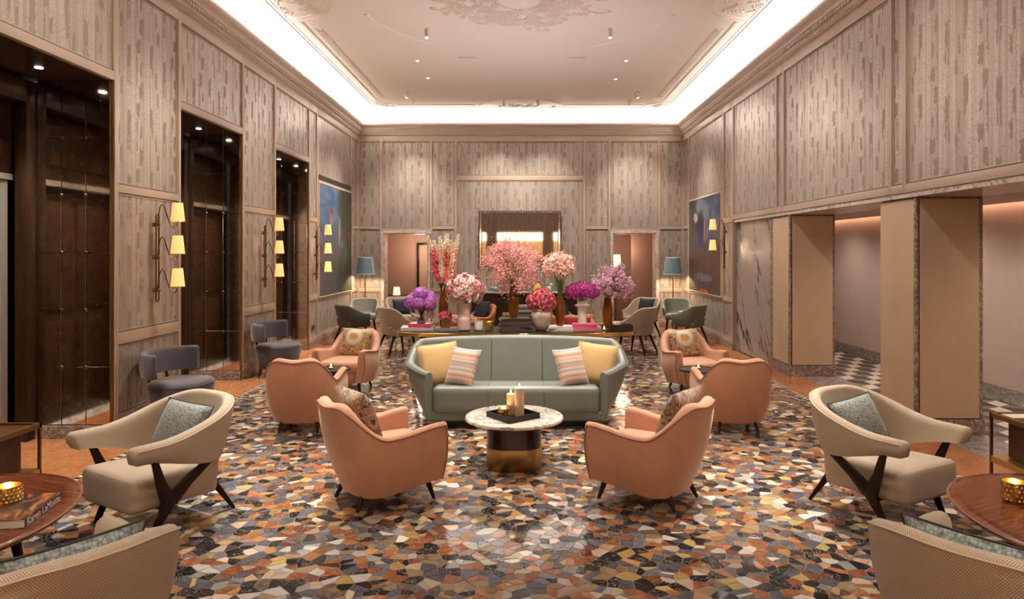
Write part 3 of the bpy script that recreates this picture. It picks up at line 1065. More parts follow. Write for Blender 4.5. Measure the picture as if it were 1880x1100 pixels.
def palladiana():
    rng = random.Random(3)
    s = 0.080
    pts = []
    ny = int((FY1 - FY0) / (s * 0.8)) + 4
    nx = int((FX1 - FX0) / s) + 4
    for j in range(ny):
        for i in range(nx):
            if rng.random() < 0.20:
                continue
            x = FX0 - s + (i + 0.5 * (j % 2)) * s + rng.uniform(-.46, .46) * s
            y = FY0 - s + j * s * 0.8 + rng.uniform(-.46, .46) * s * 0.8
            pts.append(Vector((x, y)))
            if rng.random() < 0.24:
                pts.append(Vector((x + rng.uniform(-.4, .4) * s, y + rng.uniform(-.4, .4) * s)))
    vs, es, fs, *_ = delaunay_2d_cdt(pts, [], [], 0, 1e-6)
    cc = []
    inc = [[] for _ in vs]
    for fi, f in enumerate(fs):
        a, b, c = (vs[k] for k in f)
        d = 2 * (a.x * (b.y - c.y) + b.x * (c.y - a.y) + c.x * (a.y - b.y))
        if abs(d) < 1e-12:
            cc.append(((a.x + b.x + c.x) / 3, (a.y + b.y + c.y) / 3))
        else:
            a2, b2, c2 = a.length_squared, b.length_squared, c.length_squared
            cc.append(((a2 * (b.y - c.y) + b2 * (c.y - a.y) + c2 * (a.y - b.y)) / d,
                       (a2 * (c.x - b.x) + b2 * (a.x - c.x) + c2 * (b.x - a.x)) / d))
        for k in f:
            inc[k].append(fi)
    cells = []
    m = 0.6 * s
    for k, v in enumerate(vs):
        if not (FX0 - m < v.x < FX1 + m and FY0 - m < v.y < FY1 + m) or len(inc[k]) < 3:
            continue
        poly = [cc[i] for i in inc[k]]
        poly.sort(key=lambda p: math.atan2(p[1] - v.y, p[0] - v.x))
        poly = clip_poly(poly, FX0, FX1, FY0, FY1)
        # drop near-duplicate corners
        pp = []
        for p in poly:
            if not pp or math.dist(p, pp[-1]) > 0.006:
                pp.append(p)
        if len(pp) > 2 and math.dist(pp[0], pp[-1]) < 0.006:
            pp.pop()
        if len(pp) < 3:
            continue
        cx = sum(p[0] for p in pp) / len(pp)
        cy = sum(p[1] for p in pp) / len(pp)
        cells.append((cx, cy, pp))
    wts = [w_ for _, w_ in M['stones']]
    mats = [m_ for m_, _ in M['stones']]
    def rings(cx, cy, pp, ox=0, oy=0):
        out = []
        tx, ty = rng.gauss(0, 0.010), rng.gauss(0, 0.010)      # hand-laid: no two stones lie quite flat
        for inset, z in ((0.0022, -0.004), (0.0022, -0.0005), (0.0032, 0.0)):
            r = []
            for p in pp:
                dx, dy = p[0] - cx, p[1] - cy
                L = math.hypot(dx, dy)
                k = max(0.3, 1 - inset / max(L * 0.8, 1e-4))
                r.append((cx + dx * k - ox, cy + dy * k - oy, z + (tx * dx + ty * dy if z > -0.003 else 0.0)))
            out.append(r)
        return out
    # the 300 that show largest become parts of their own
    def px_area(c):
        a = 0
        for (x0, y0), (x1, y1) in zip(c[2], c[2][1:] + c[2][:1]):
            a += x0 * y1 - x1 * y0
        vis = 3.72 < c[1] and abs(c[0]) / c[1] < 0.735
        return -(abs(a) / c[1] ** 3) if vis else 0
    order = sorted(range(len(cells)), key=lambda i: px_area(cells[i]))
    single = set(order[:290])
    verts, faces, mids = [], [], []
    for i, (cx, cy, pp) in enumerate(cells):
        mi = rng.choices(range(len(mats)), wts)[0]
        if i in single:
            r = rings(cx, cy, pp, cx, cy)
            n = len(pp)
            vv = [p for q in r for p in q]
            ff = [tuple(range(2 * n, 3 * n))]
            for b in (0, n):
                ff += [(b + k, b + (k + 1) % n, b + n + (k + 1) % n, b + n + k) for k in range(n)]
            me = bpy.data.meshes.new('stone')
            me.from_pydata(vv, [], ff)
            me.materials.append(mats[mi])
            link_mesh('stone', me, floor, (cx, cy, 0))
        else:
            r = rings(cx, cy, pp)
            n, b0 = len(pp), len(verts)
            verts += [p for q in r for p in q]
            faces.append(tuple(range(b0 + 2 * n, b0 + 3 * n)))
            mids.append(mi)
            for b in (b0, b0 + n):
                for k in range(n):
                    faces.append((b + k, b + (k + 1) % n, b + n + (k + 1) % n, b + n + k))
                    mids.append(mi)
    me = bpy.data.meshes.new('stone_field')
    me.from_pydata(verts, [], faces)
    for m_ in mats:
        me.materials.append(m_)
    me.polygons.foreach_set('material_index', mids)
    o = link_mesh('stone_field', me, floor)
    tag(o, 'small stones of the mosaic floor too many to pick apart', kind='stuff')

palladiana()


def slabs(x0, x1, y0, y1, step, m, name='marble_slab', axis='y', z=0.0):
    """a run of separate floor slabs with fine joints"""
    a0, a1 = (y0, y1) if axis == 'y' else (x0, x1)
    n = max(1, round((a1 - a0) / step))
    for i in range(n):
        b0, b1 = a0 + (a1 - a0) * i / n + 0.0015, a0 + (a1 - a0) * (i + 1) / n - 0.0015
        mb = MB()
        if axis == 'y':
            mb.box(x0 + .0015, x1 - .0015, b0, b1, -0.02, z)
        else:
            mb.box(b0, b1, y0 + .0015, y1 - .0015, -0.02, z)
        mb.build(name, m, floor, smooth=False)

slabs(XL - 0.78, FX0 - 0.05, 3.0, 17.1, 1.2, 'red_marble')
slabs(FX1 + 0.05, 4.16, 3.0, 17.1, 1.2, 'red_marble')
slabs(FX0 - 0.05, FX1 + 0.05, FY1 + 0.05, 17.1, 1.2, 'red_marble', axis='x')
slabs(4.16, 4.70, 3.0, 13.0, 1.1, 'grey_marble')
slabs(-5.1, FX1 + 0.5, -7.0, FY0, 1.5, 'red_marble', axis='x')
slabs(XL - 1.1, XL - 0.78, 3.0, 17.1, 1.2, 'white_marble')
slabs(-3.8, 3.6, 17.1, 20.2, 0.9, 'brown_marble', axis='x')
# thin dark and pale border line round the mosaic
for sgn_x in (FX0 - 0.025, FX1 + 0.025):
    mbk, mwt = MB(), MB()
    y = FY0
    k = 0
    while y < FY1:
        (mbk if k % 2 else mwt).box(sgn_x - .022, sgn_x + .022, y + .002, y + .048, -0.01, 0.0)
        y += 0.05
        k += 1
    tag(mbk.build('border_mosaic', 'tile_black', floor, smooth=False), kind='stuff')
    tag(mwt.build('border_mosaic', 'cover_white', floor, smooth=False), kind='stuff')


def cube_tiles():
    """corridor floor: rhombus tiles in three tones that read as cubes"""
    s = 0.235
    dirs = [Vector((math.cos(R(a)), math.sin(R(a)))) for a in (90, 210, 330)]
    tones = ['tile_white', 'tile_grey', 'tile_black']
    shapes = {}
    cnt = 0
    a1 = Vector((math.sqrt(3) * s, 0))
    a2 = Vector((math.sqrt(3) * s / 2, 1.5 * s))
    for j in range(-2, 40):
        for i in range(-40, 40):
            c = Vector((4.7, 5.6)) + a1 * i + a2 * j
            if not (4.55 < c.x < 6.1 and 5.9 < c.y < 13.4):
                continue
            if not (0.40 < c.x / c.y < 0.78):
                continue
            for k in range(3):
                d0, d1 = dirs[k] * s, dirs[(k + 1) % 3] * s
                quad = [c, c + d0, c + d0 + d1, c + d1]
                quad = clip_poly([(p.x, p.y) for p in quad], 4.703, 5.985, 5.6, 13.6)
                if len(quad) < 3 or cnt >= 300:
                    continue
                cx = sum(p[0] for p in quad) / len(quad)
                cy = sum(p[1] for p in quad) / len(quad)
                q = [((p[0] - cx) * 0.985, (p[1] - cy) * 0.985) for p in quad]
                mb = MB()
                mb.prism(q, -0.012, 0.0)
                mb.build('floor_tile', tones[k], floor, smooth=False, loc=(cx, cy, 0))
                cnt += 1

cube_tiles()

# ------------------------------------------------------------------ walls
def wall_map(side):
    if side == 'left':
        return lambda u, d, z: (XL + d, u, z)
    if side == 'right':
        return lambda u, d, z: (XR - d, u, z)
    if side == 'back':
        return lambda u, d, z: (u, YB - d, z)
    return lambda u, d, z: (u, YF + d, z)


def slab(mb, f, u0, u1, d0, d1, z0, z1, bev=0.0):
    """axis aligned box given in wall coordinates"""
    a, b = f(u0, d0, z0), f(u1, d1, z1)
    mb.box(min(a[0], b[0]), max(a[0], b[0]), min(a[1], b[1]), max(a[1], b[1]), z0, z1, bev)


def panel(wall, f, u0, u1, z0, z1):
    """one fabric panel set into the stiles behind a shadow gap painted as a brown bead and a moulding"""
    mb = MB()
    slab(mb, f, u0, u1, -0.03, 0.004, z0, z1)
    mb.build('fabric_panel', 'damask', wall, smooth=False)
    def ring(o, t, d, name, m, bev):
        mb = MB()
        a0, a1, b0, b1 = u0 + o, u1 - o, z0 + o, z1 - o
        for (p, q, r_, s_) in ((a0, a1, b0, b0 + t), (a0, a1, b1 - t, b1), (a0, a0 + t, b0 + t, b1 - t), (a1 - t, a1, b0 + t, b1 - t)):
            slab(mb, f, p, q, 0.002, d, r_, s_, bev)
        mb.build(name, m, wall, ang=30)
    ring(0.0, 0.011, 0.008, 'panel_shadow_strip', 'shadow_strip', 0.0)  # shadow line round the panel, put in as a dark brown strip
    ring(0.011, 0.012, 0.014, 'panel_moulding', 'paint', 0.004)


def bays(wall, f, u0, u1, rows, zmin, zmax, mu=0.05, d=0.026):
    """stiles and rails round a column of panels; rows are (z0, z1)"""
    mb = MB()
    slab(mb, f, u0, u0 + mu, -0.03, d, zmin, zmax, 0.003)
    slab(mb, f, u1 - mu, u1, -0.03, d, zmin, zmax, 0.003)
    zs = [zmin] + [z for r in rows for z in r] + [zmax]
    for i in range(0, len(zs), 2):
        slab(mb, f, u0 + mu, u1 - mu, -0.03, d, zs[i], zs[i + 1], 0.003)
    mb.build('stile_frame', 'paint', wall, ang=30)
    for z0, z1 in rows:
        panel(wall, f, u0 + mu, u1 - mu, z0, z1)


ZTOP = 4.73      # underside of the cornice
HEAD = 3.57      # heads of the tall recesses on the left
ROWS3 = [(0.22, 0.92), (1.04, 2.46), (2.54, 4.60)]

# left wall -----------------------------------------------------------
fL = wall_map('left')
mb = MB()
REC = [(5.10, 6.91), (8.245, 10.07), (11.42, 13.20)]
prev = 3.0
for a, b in REC:
    slab(mb, fL, prev, a, -0.75, -0.03, 0, ZC)
    slab(mb, fL, a, b, -0.75, -0.03, HEAD, ZC)
    prev = b
slab(mb, fL, prev, YB + 0.2, -0.75, -0.03, 0, ZC)
slab(mb, fL, -7.0, 3.0, -0.75, 0.0, 0, ZC)
wall_left = mb.build('wall_left', 'paint', smooth=False)
tag(wall_left, kind='structure')
for (a, b) in ((3.0, 5.10), (6.91, 8.245), (10.07, 11.42), (13.20, 13.74)):
    bays(wall_left, fL, a, b, ROWS3, 0.13, ZTOP, 0.06 if b - a > 0.8 else 0.045)
for (a, b) in REC:
    bays(wall_left, fL, a, b, [(HEAD + 0.09, 4.60)], HEAD, ZTOP, 0.02)
# painting bay and corner bay
bays(wall_left, fL, 13.74, 16.42, [(0.22, 0.90), (3.43, 4.60)], 0.13, ZTOP, 0.04)
bays(wall_left, fL, 16.42, 17.13, [(0.22, 0.90), (1.0, 2.43), (2.51, 4.60)], 0.13, ZTOP, 0.05)

for (a, b) in REC:
    # far jamb, clad with antique mirror panes and bronze rosettes
    cols, rows = 3, 6
    x1, x0 = XL - 0.01, XL - 0.735
    z0, z1 = 0.135, HEAD - 0.005
    for i in range(cols):
        for j in range(rows):
            xa, xb = lerp(x0, x1, i / cols) + .0025, lerp(x0, x1, (i + 1) / cols) - .0025
            za, zb = lerp(z0, z1, j / rows) + .0025, lerp(z0, z1, (j + 1) / rows) - .0025
            mbp = MB().box(xa, xb, b - 0.022, b - 0.004, za, zb, 0.003)
            mbp.build('mirror_pane', 'mirror_pane', wall_left, smooth=False)
    for i in range(1, cols):
        for j in range(1, rows):
            MB().sphere((lerp(x0, x1, i / cols), b - 0.026, lerp(z0, z1, j / rows)), 0.020, 10, 6, (1, 0.6, 1)).build('rosette', 'bronze', wall_left)
    MB().box(x0, x1, b - 0.0045, b - 0.002, z0, z1).build('mirror_backing', 'clear_mirror', wall_left, smooth=False)
    # plinth of the jamb, casing, back of the recess, soffit
    MB().box(XL - 0.80, XL, b - 0.045, b + 0.0, 0.0, 0.128, 0.004).build('marble_plinth', 'brown_marble', wall_left, smooth=False)
    MB().box(XL - 0.745, XL - 0.005, a + 0.004, a + 0.022, 0.0, HEAD, 0.002).build('near_jamb_lining', 'jamb_lining', wall_left, smooth=False)
    mbc = MB()
    mbc.box(XL - 0.86, XL - 0.742, b - 0.16, b - 0.005, 0, HEAD - 0.03, 0.006)
    mbc.box(XL - 0.86, XL - 0.742, a, a + 0.16, 0, HEAD - 0.03, 0.006)
    mbc.box(XL - 0.86, XL - 0.742, a + 0.16, b - 0.16, HEAD - 0.25, HEAD - 0.03, 0.006)
    mbc.build('door_casing', 'casing_wood', wall_left, ang=30)
    mbd = MB()
    mbd.box(XL - 0.98, XL - 0.93, a + 0.1, b - 0.1, 2.62, HEAD - 0.2, 0.004)
    mbd.box(XL - 0.93, XL - 0.90, a + 0.26, b - 0.26, 2.78, HEAD - 0.36, 0.01)
    mbd.build('over_door_panel', 'casing_wood', wall_left, ang=30)
    MB().box(XL - 1.0, XL - 0.92, b - 0.26, b - 0.17, 0, 2.60, 0.004).build('door_post', 'pale_post', wall_left, smooth=False)
    MB().box(XL - 1.0, XL - 0.90, a + 0.1, b - 0.1, 2.56, 2.62, 0.004).build('door_head', 'pale_post', wall_left, smooth=False)
    mbd = MB()
    mbd.box(XL - 1.04, XL - 1.0, a + 0.1, b - 0.26, 0.01, 2.56, 0.003)
    for (za, zb) in ((0.2, 1.1), (1.22, 2.42)):
        for (ya, yb) in ((a + 0.26, (a + b) / 2 - 0.12), ((a + b) / 2 - 0.02, b - 0.36)):
            mbd.box(XL - 1.0, XL - 0.985, ya, yb, za, zb, 0.006)
    mbd.build('door_leaf', 'casing_wood', wall_left, ang=30)
    MB().box(XL - 1.1, XL - 1.05, a - 0.2, b + 0.2, 0, HEAD + 0.1).build('recess_back', 'black_glass', wall_left, smooth=False)
    for k in (0.3, 0.72):
        MB().lathe([(0.035, 0.0), (0.035, -0.005), (0.002, -0.006)], 14, (XL - 0.38, lerp(a, b, k), HEAD - 0.007)).build('soffit_lens', 'lens', wall_left)
    MB().box(XL - 1.1, XL - 0.029, a, b, HEAD - 0.007, HEAD - 0.001).build('recess_soffit', 'soffit', wall_left, smooth=False)
    MB().box(XL - 0.02, XL + 0.012, a - 0.004, a + 0.012, 0, HEAD).build('corner_bead', 'old_brass', wall_left, smooth=False)
    MB().box(XL - 0.02, XL + 0.012, b - 0.012, b + 0.004, 0.13, HEAD).build('corner_bead', 'old_brass', wall_left, smooth=False)

# right wall ----------------------------------------------------------
fR = wall_map('right')
SOF = 2.42       # soffit of the arcade on the right
mb = MB()
slab(mb, fR, 13.05, YB + 0.2, -0.7, -0.03, 0, ZC)
slab(mb, fR, -7.0, 13.05, -0.7, -0.03, SOF, ZC)
slab(mb, fR, -7.0, 0.5, -0.7, 0.0, 0, SOF)
wall_right = mb.build('wall_right', 'paint', smooth=False)
tag(wall_right, kind='structure')
bays(wall_right, fR, 16.48, 17.13, [(0.22, 0.90), (1.0, 2.43), (2.51, 4.60)], 0.13, ZTOP, 0.05)
bays(wall_right, fR, 13.68, 16.48, [(0.22, 0.90), (3.10, 4.60)], 0.13, ZTOP, 0.04)
bays(wall_right, fR, 13.05, 13.68, [(0.22, 0.90), (1.0, 2.43), (2.53, 4.60)], 0.13, ZTOP, 0.05)
for (a, b) in ((10.82, 13.05), (10.52, 10.82), (7.46, 10.52), (7.18, 7.46), (4.12, 7.18), (3.82, 4.12), (0.6, 3.82)):
    bays(wall_right, fR, a, b, [(2.56, 4.60)], 2.47, ZTOP, 0.035)
# marble edge under the frieze
MB().box(XR - 0.012, XR + 0.68, 0.5, 13.02, SOF - 0.002, 2.468, 0.002).build('marble_lintel', 'door_marble', wall_right, smooth=False)
# marble slab that closes the farthest bay
slab_m = MB().box(4.03, 4.10, 11.22, 13.03, 0.02, SOF - 0.004, 0.003).build('marble_cladding', 'slab_marble', wall_right, smooth=False)
MB().box(4.0, 4.11, 11.10, 11.22, 0.0, SOF - 0.004, 0.01).build('marble_corner', 'brown_marble', wall_right, smooth=False)
# two piers
for (a, b) in ((10.35, 11.10), (7.02, 7.76), (3.69, 4.43)):
    MB().box(XR + 0.05, XR + 0.66, a + 0.03, b - 0.01, 0.0, SOF).build('pier_core', 'brown_marble', wall_right, smooth=False)
    MB().box(XR + 0.02, XR + 0.048, a + 0.04, b - 0.02, 0.165, SOF - 0.02, 0.003).build('pier_side_panel', 'pier_panel', wall_right, smooth=False)
    MB().box(XR + 0.055, XR + 0.66, a + 0.008, a + 0.03, 0.165, SOF - 0.02, 0.003).build('pier_end_panel', 'pier_panel', wall_right, smooth=False)
    for xx in (XR + 0.018, XR + 0.672):
        MB().box(xx - 0.012, xx + 0.020, a + 0.004, a + 0.04, 0.0, SOF, 0.006).build('marble_corner', 'brown_marble', wall_right, smooth=False)
    MB().box(XR + 0.008, XR + 0.70, a - 0.012, b + 0.004, 0.0, 0.155, 0.005).build('marble_plinth', 'brown_marble', wall_right, smooth=False)
# corridor behind the arcade
MB().box(5.99, 6.15, -7.0, 17.6, 0.0, SOF + 0.3).build('corridor_wall', 'corridor_wall', wall_right, smooth=False)
MB().box(5.965, 5.99, 3.0, 17.4, 0.0, 0.175, 0.004).build('corridor_baseboard', 'grey_marble', wall_right, smooth=False)
MB().box(4.66, 5.86, 0.5, 17.4, 2.452, 2.55).build('corridor_ceiling', 'paint', wall_right, smooth=False)
MB().box(4.7, 5.99, 13.6, 13.75, 0.0, 2.45).build('corridor_end', 'corridor_wall', wall_right, smooth=False)
light('AREA', 'corridor_slot_light', (5.93, 8.8, 2.50), 12, (1.0, 0.50, 0.30), None, shape='RECTANGLE', size=0.04, size_y=10.0)
for yy in (4.4, 6.0, 7.6, 9.2, 10.8, 12.4):  # beams without fittings, added to brighten the corridor
    light('SPOT', 'added_corridor_beam', (5.1, yy, 2.44), 52, (1.0, 0.80, 0.66), (5.4, yy + 0.2, 0), spot_size=R(150), spot_blend=1.0, shadow_soft_size=0.06)

# back wall -----------------------------------------------------------
fB = wall_map('back')
DL, DR = (-3.44, -2.36), (2.23, 3.30)
DZ = 2.33
mb = MB()
for (a, b) in ((-4.3, DL[0]), (DL[1], DR[0]), (DR[1], 4.2)):
    slab(mb, fB, a, b, -0.25, -0.03, 0, ZC)
for (a, b) in (DL, DR):
    slab(mb, fB, a, b, -0.25, -0.03, DZ, ZC)
wall_back = mb.build('wall_back', 'paint', smooth=False)
tag(wall_back, kind='structure')
RB = [(0.22, 0.88), (0.98, 2.43), (2.51, 4.60)]
bays(wall_back, fB, -4.08, -3.51, RB, 0.13, ZTOP, 0.035)
bays(wall_back, fB, -2.28, -1.66, RB, 0.13, ZTOP, 0.035)
bays(wall_back, fB, 1.52, 2.15, RB, 0.13, ZTOP, 0.035)
bays(wall_back, fB, 3.37, 3.96, RB, 0.13, ZTOP, 0.035)
bays(wall_back, fB, -1.66, 1.52, [(0.16, 3.64), (3.76, 4.60)], 0.13, ZTOP, 0.03)
for (a, b) in ((-3.51, -2.28), (2.15, 3.37)):
    bays(wall_back, fB, a, b, [(2.45, 4.60)], DZ, ZTOP, 0.03)
for (a, b) in (DL, DR):
    # marble architrave and lining of the doorway
    mb = MB()
    for (u0, u1, z0, z1) in ((a - 0.07, a, 0, DZ + 0.06), (b, b + 0.07, 0, DZ + 0.06), (a, b, DZ, DZ + 0.06)):
        slab(mb, fB, u0, u1, -0.25, 0.03, z0, z1, 0.006)
    mb.build('marble_architrave', 'door_marble', wall_back, smooth=False)
    mb = MB()
    for (u0, u1, z0, z1) in ((a - 0.005, a + 0.015, 0, DZ), (b - 0.015, b + 0.005, 0, DZ), (a, b, DZ - 0.015, DZ)):
        slab(mb, fB, u0, u1, -0.40, 0.0, z0, z1)
    mb.build('doorway_lining', 'door_marble', wall_back, smooth=False)
# halls beyond the two doorways
mb = MB()
for (x0, x1, yb) in ((-4.2, -1.9, 19.4), (1.8, 3.9, 19.2)):
    mb.box(x0, x1, yb, yb + 0.1, 0, 2.7)
    mb.box(x0 - 0.1, x0, 17.4, yb, 0, 2.7)
    mb.box(x1, x1 + 0.1, 17.4, yb, 0, 2.7)
    mb.box(x0, x1, 17.4, yb, 2.6, 2.7)
mb.build('hall_shell', 'pink_wall', wall_back, smooth=False)
mb = MB()
mb.box(-4.15, -3.02, 19.36, 19.39, 0.05, 0.60, 0.01)
mb.box(-4.15, -3.02, 19.36, 19.39, 0.68, 2.5, 0.01)
mb.build('hall_panel', 'pink_wall', wall_back, ang=30)
mb = MB()
mb.box(-2.96, -2.90, 19.30, 19.4, 0, 2.12, 0.008)
mb.box(-2.55, -2.49, 19.30, 19.4, 0, 2.12, 0.008)
mb.box(-2.90, -2.55, 19.30, 19.4, 2.06, 2.12, 0.008)
mb.build('hall_door_frame', 'dark_wood', wall_back, ang=30)
MB().box(-2.90, -2.55, 19.37, 19.395, 0, 2.06).build('hall_door_leaf', 'pier_panel', wall_back, smooth=False)
MB().box(2.86, 3.9, 18.2, 18.28, 0, 2.6).build('hall_return_wall', 'pink_wall', wall_back, smooth=False)
light('POINT', 'added_hall_glow', (-2.75, 18.5, 2.0), 26, (1.0, 0.70, 0.52), shadow_soft_size=0.15)  # both hall point lights are added, with no fitting at their place
light('POINT', 'added_hall_glow', (2.55, 17.95, 1.95), 14, (1.0, 0.66, 0.46), shadow_soft_size=0.15)

# wall behind the camera, seen only in the mirror ---------------------
fF = wall_map('front')
mb = MB()
mb.box(-4.3, 4.2, YF - 0.3, YF, 2.92, ZC)
for x0 in (-1.95, 1.05):
    mb.box(x0, x0 + 0.58, YF - 0.3, YF, 0, 2.92)
mb.box(-4.3, -3.4, YF - 0.3, YF, 0, 2.92)
mb.box(3.2, 4.2, YF - 0.3, YF, 0, 2.92)
wall_front = mb.build('wall_front', 'paint', smooth=False)
tag(wall_front, kind='structure')
for (a, b) in ((-4.0, -1.4), (-1.4, 1.3), (1.3, 3.9)):
    bays(wall_front, fF, a, b, [(3.02, 4.60)], 2.92, ZTOP, 0.04)
MB().box(-4.3, 4.2, -5.2, -5.0, 0, 2.52).build('anteroom_wall', 'pier_panel', wall_front, smooth=False)
MB().box(-4.3, 4.2, -5.25, -5.15, 2.52, 3.1).build('anteroom_cove', 'cove_glow', wall_front, smooth=False)
MB().box(-4.3, 4.2, -5.2, -2.9, 3.1, 3.2).build('anteroom_ceiling', 'plaster', wall_front, smooth=False)
light('AREA', 'anteroom_light', (0, -3.9, 3.05), 160, (1.0, 0.78, 0.5), (0, -4.4, 0), shape='RECTANGLE', size=7, size_y=1.0)

# baseboards ----------------------------------------------------------
mb = MB()
for (a, b) in ((3.0, 5.10), (6.91, 8.245), (10.07, 11.42), (13.20, YB)):
    slab(mb, fL, a, b, -0.03, 0.03, 0, 0.13, 0.004)
tag(mb.build('baseboard_left', 'brown_marble', smooth=False), kind='structure')
mb = MB()
slab(mb, fR, 13.05, YB, -0.03, 0.03, 0, 0.13, 0.004)
tag(mb.build('baseboard_right', 'brown_marble', smooth=False), kind='structure')
mb = MB()
for (a, b) in ((XL, DL[0] - 0.07), (DL[1] + 0.07, DR[0] - 0.07), (DR[1] + 0.07, XR)):
    slab(mb, fB, a, b, -0.03, 0.03, 0, 0.13, 0.004)
tag(mb.build('baseboard_back', 'brown_marble', smooth=False), kind='structure')

# cornice -------------------------------------------------------------
def sweep_room(mb, prof):
    """profile (inset from wall, z) swept round the room's four walls with mitred corners"""
    rings = []
    for (sx, sy) in ((0, 0), (0, 1), (1, 1), (1, 0)):
        rings.append([((XL + d) if sx == 0 else (XR - d), (YF + d) if sy == 0 else (YB - d), z) for d, z in prof])
    mb.loft(rings, True, False, loop=True)

mb = MB()
sweep_room(mb, [(-0.03, 4.73), (0.022, 4.73), (0.022, 4.745), (0.05, 4.755), (0.058, 4.775), (0.06, 4.80), (0.07, 4.805), (0.07, 4.835), (0.085, 4.84), (0.085, 4.875),
                (0.115, 4.885), (0.125, 4.905), (0.128, 4.925), (0.15, 4.945), (0.18, 4.965), (0.192, 4.985), (0.20, 4.99), (0.20, 5.03), (0.185, 5.03), (0.185, 5.04), (-0.03, 5.04)])
trim_1 = mb.build('trim_1', 'cornice', ang=25)
tag(trim_1, kind='structure')
mbd, mbe = MB(), MB()
def run(mb, d0, d1, z0, z1, wd, pitch):
    y = 0.5
    while y < YB - 0.1:
        mb.box(XL + d0, XL + d1, y, y + wd, z0, z1)
        mb.box(XR - d1, XR - d0, y, y + wd, z0, z1)
        y += pitch
    x = XL + 0.1
    while x < XR - 0.1:
        mb.box(x, x + wd, YB - d1, YB - d0, z0, z1)
        x += pitch
run(mbd, 0.083, 0.108, 4.838, 4.877, 0.045, 0.075)
run(mbe, 0.058, 0.074, 4.772, 4.803, 0.022, 0.038)
tag(mbd.build('dentil_course', 'cornice', trim_1, smooth=False), kind='stuff')
tag(mbe.build('bead_course', 'cornice', trim_1, smooth=False), kind='stuff')

# ceiling with cove ---------------------------------------------------
mb = MB()
prof = []
for i in range(9):
    a = PI / 2 * i / 8
    prof.append((0.02 + 0.40 * (1 - math.cos(a)), 5.04 + 0.33 * math.sin(a)))
prof = [(-0.03, 5.04)] + prof + [(0.52, 5.37), (0.52, 5.46), (-0.03, 5.46)]
sweep_room(mb, prof)
cove = mb.build('trim_2', 'cove_white', ang=30)
tag(cove, kind='structure')
ceiling = MB().box(XL + 0.5, XR - 0.5, YF + 0.5, YB - 0.5, ZC, ZC + 0.1).build('ceiling', 'plaster', smooth=False)
tag(ceiling, kind='structure')
mb = MB()
sweep_room(mb, [(0.505, 5.37), (0.50, 5.35), (0.515, 5.335), (0.535, 5.33), (0.55, 5.34), (0.57, 5.338), (0.59, 5.345), (0.60, 5.352), (0.60, 5.37)])
tag(mb.build('edge_moulding', 'plaster', ceiling, ang=30), None)
EX0, EX1, EY1 = XL + 0.53, XR - 0.53, YB - 0.53
CYM = 9.6          # centre of the rose
def arc_ridge(mb, cx, cy, r, a0, a1, wd, h, n=40):
    pts = [(cx + r * math.cos(lerp(a0, a1, i / n)), cy + r * math.sin(lerp(a0, a1, i / n)), ZC) for i in range(n + 1)]
    rings = []
    for i, p in enumerate(pts):
        a = lerp(a0, a1, i / n)
        d = Vector((math.cos(a), math.sin(a), 0))
        p = Vector(p)
        rings.append([p - d * wd / 2 + Vector((0, 0, 0.004)), p - d * wd * 0.3 - Vector((0, 0, h)), p + d * wd * 0.3 - Vector((0, 0, h)), p + d * wd / 2 + Vector((0, 0, 0.004))])
    mb.loft(rings, True, True)
mb = MB()
for a0, a1 in ((R(35), R(60)), (R(120), R(145)), (R(-60), R(-35)), (R(215), R(240))):
    pass
arc_ridge(mb, -0.05, 9.83, 2.28, R(8), R(60), 0.07, 0.014)
arc_ridge(mb, -0.05, 9.83, 2.28, R(120), R(172), 0.07, 0.014)
for sx, cx in ((-1, EX0), (1, EX1)):
    for r_ in (0.90, 0.84, 0.79):
        arc_ridge(mb, cx, 9.53, r_, R(-88) if sx < 0 else R(92), R(88) if sx < 0 else R(268), 0.025, 0.012)
for r_ in (1.06, 1.02):
    arc_ridge(mb, -0.05, EY1 + 0.1, r_, R(186), R(354), 0.03, 0.012)
for sx, cx in ((-1, EX0), (1, EX1)):
    arc_ridge(mb, cx, EY1, 0.60, R(272) if sx < 0 else R(182), R(358) if sx < 0 else R(268), 0.03, 0.012, 16)
mb.build('ceiling_ridge', 'plaster', ceiling, ang=30)
mb = MB()
for x in (EX0 + 0.20, EX1 - 0.20):
    mb.box(x - 0.02, x + 0.02, 10.5, 15.9, ZC - 0.012, ZC + 0.004)
for (a, b) in ((EX0 + 0.62, -1.14), (1.04, EX1 - 0.62)):
    mb.box(a, b, EY1 - 0.28, EY1 - 0.24, ZC - 0.012, ZC + 0.004)
mb.build('panel_line', 'plaster', ceiling, smooth=False)


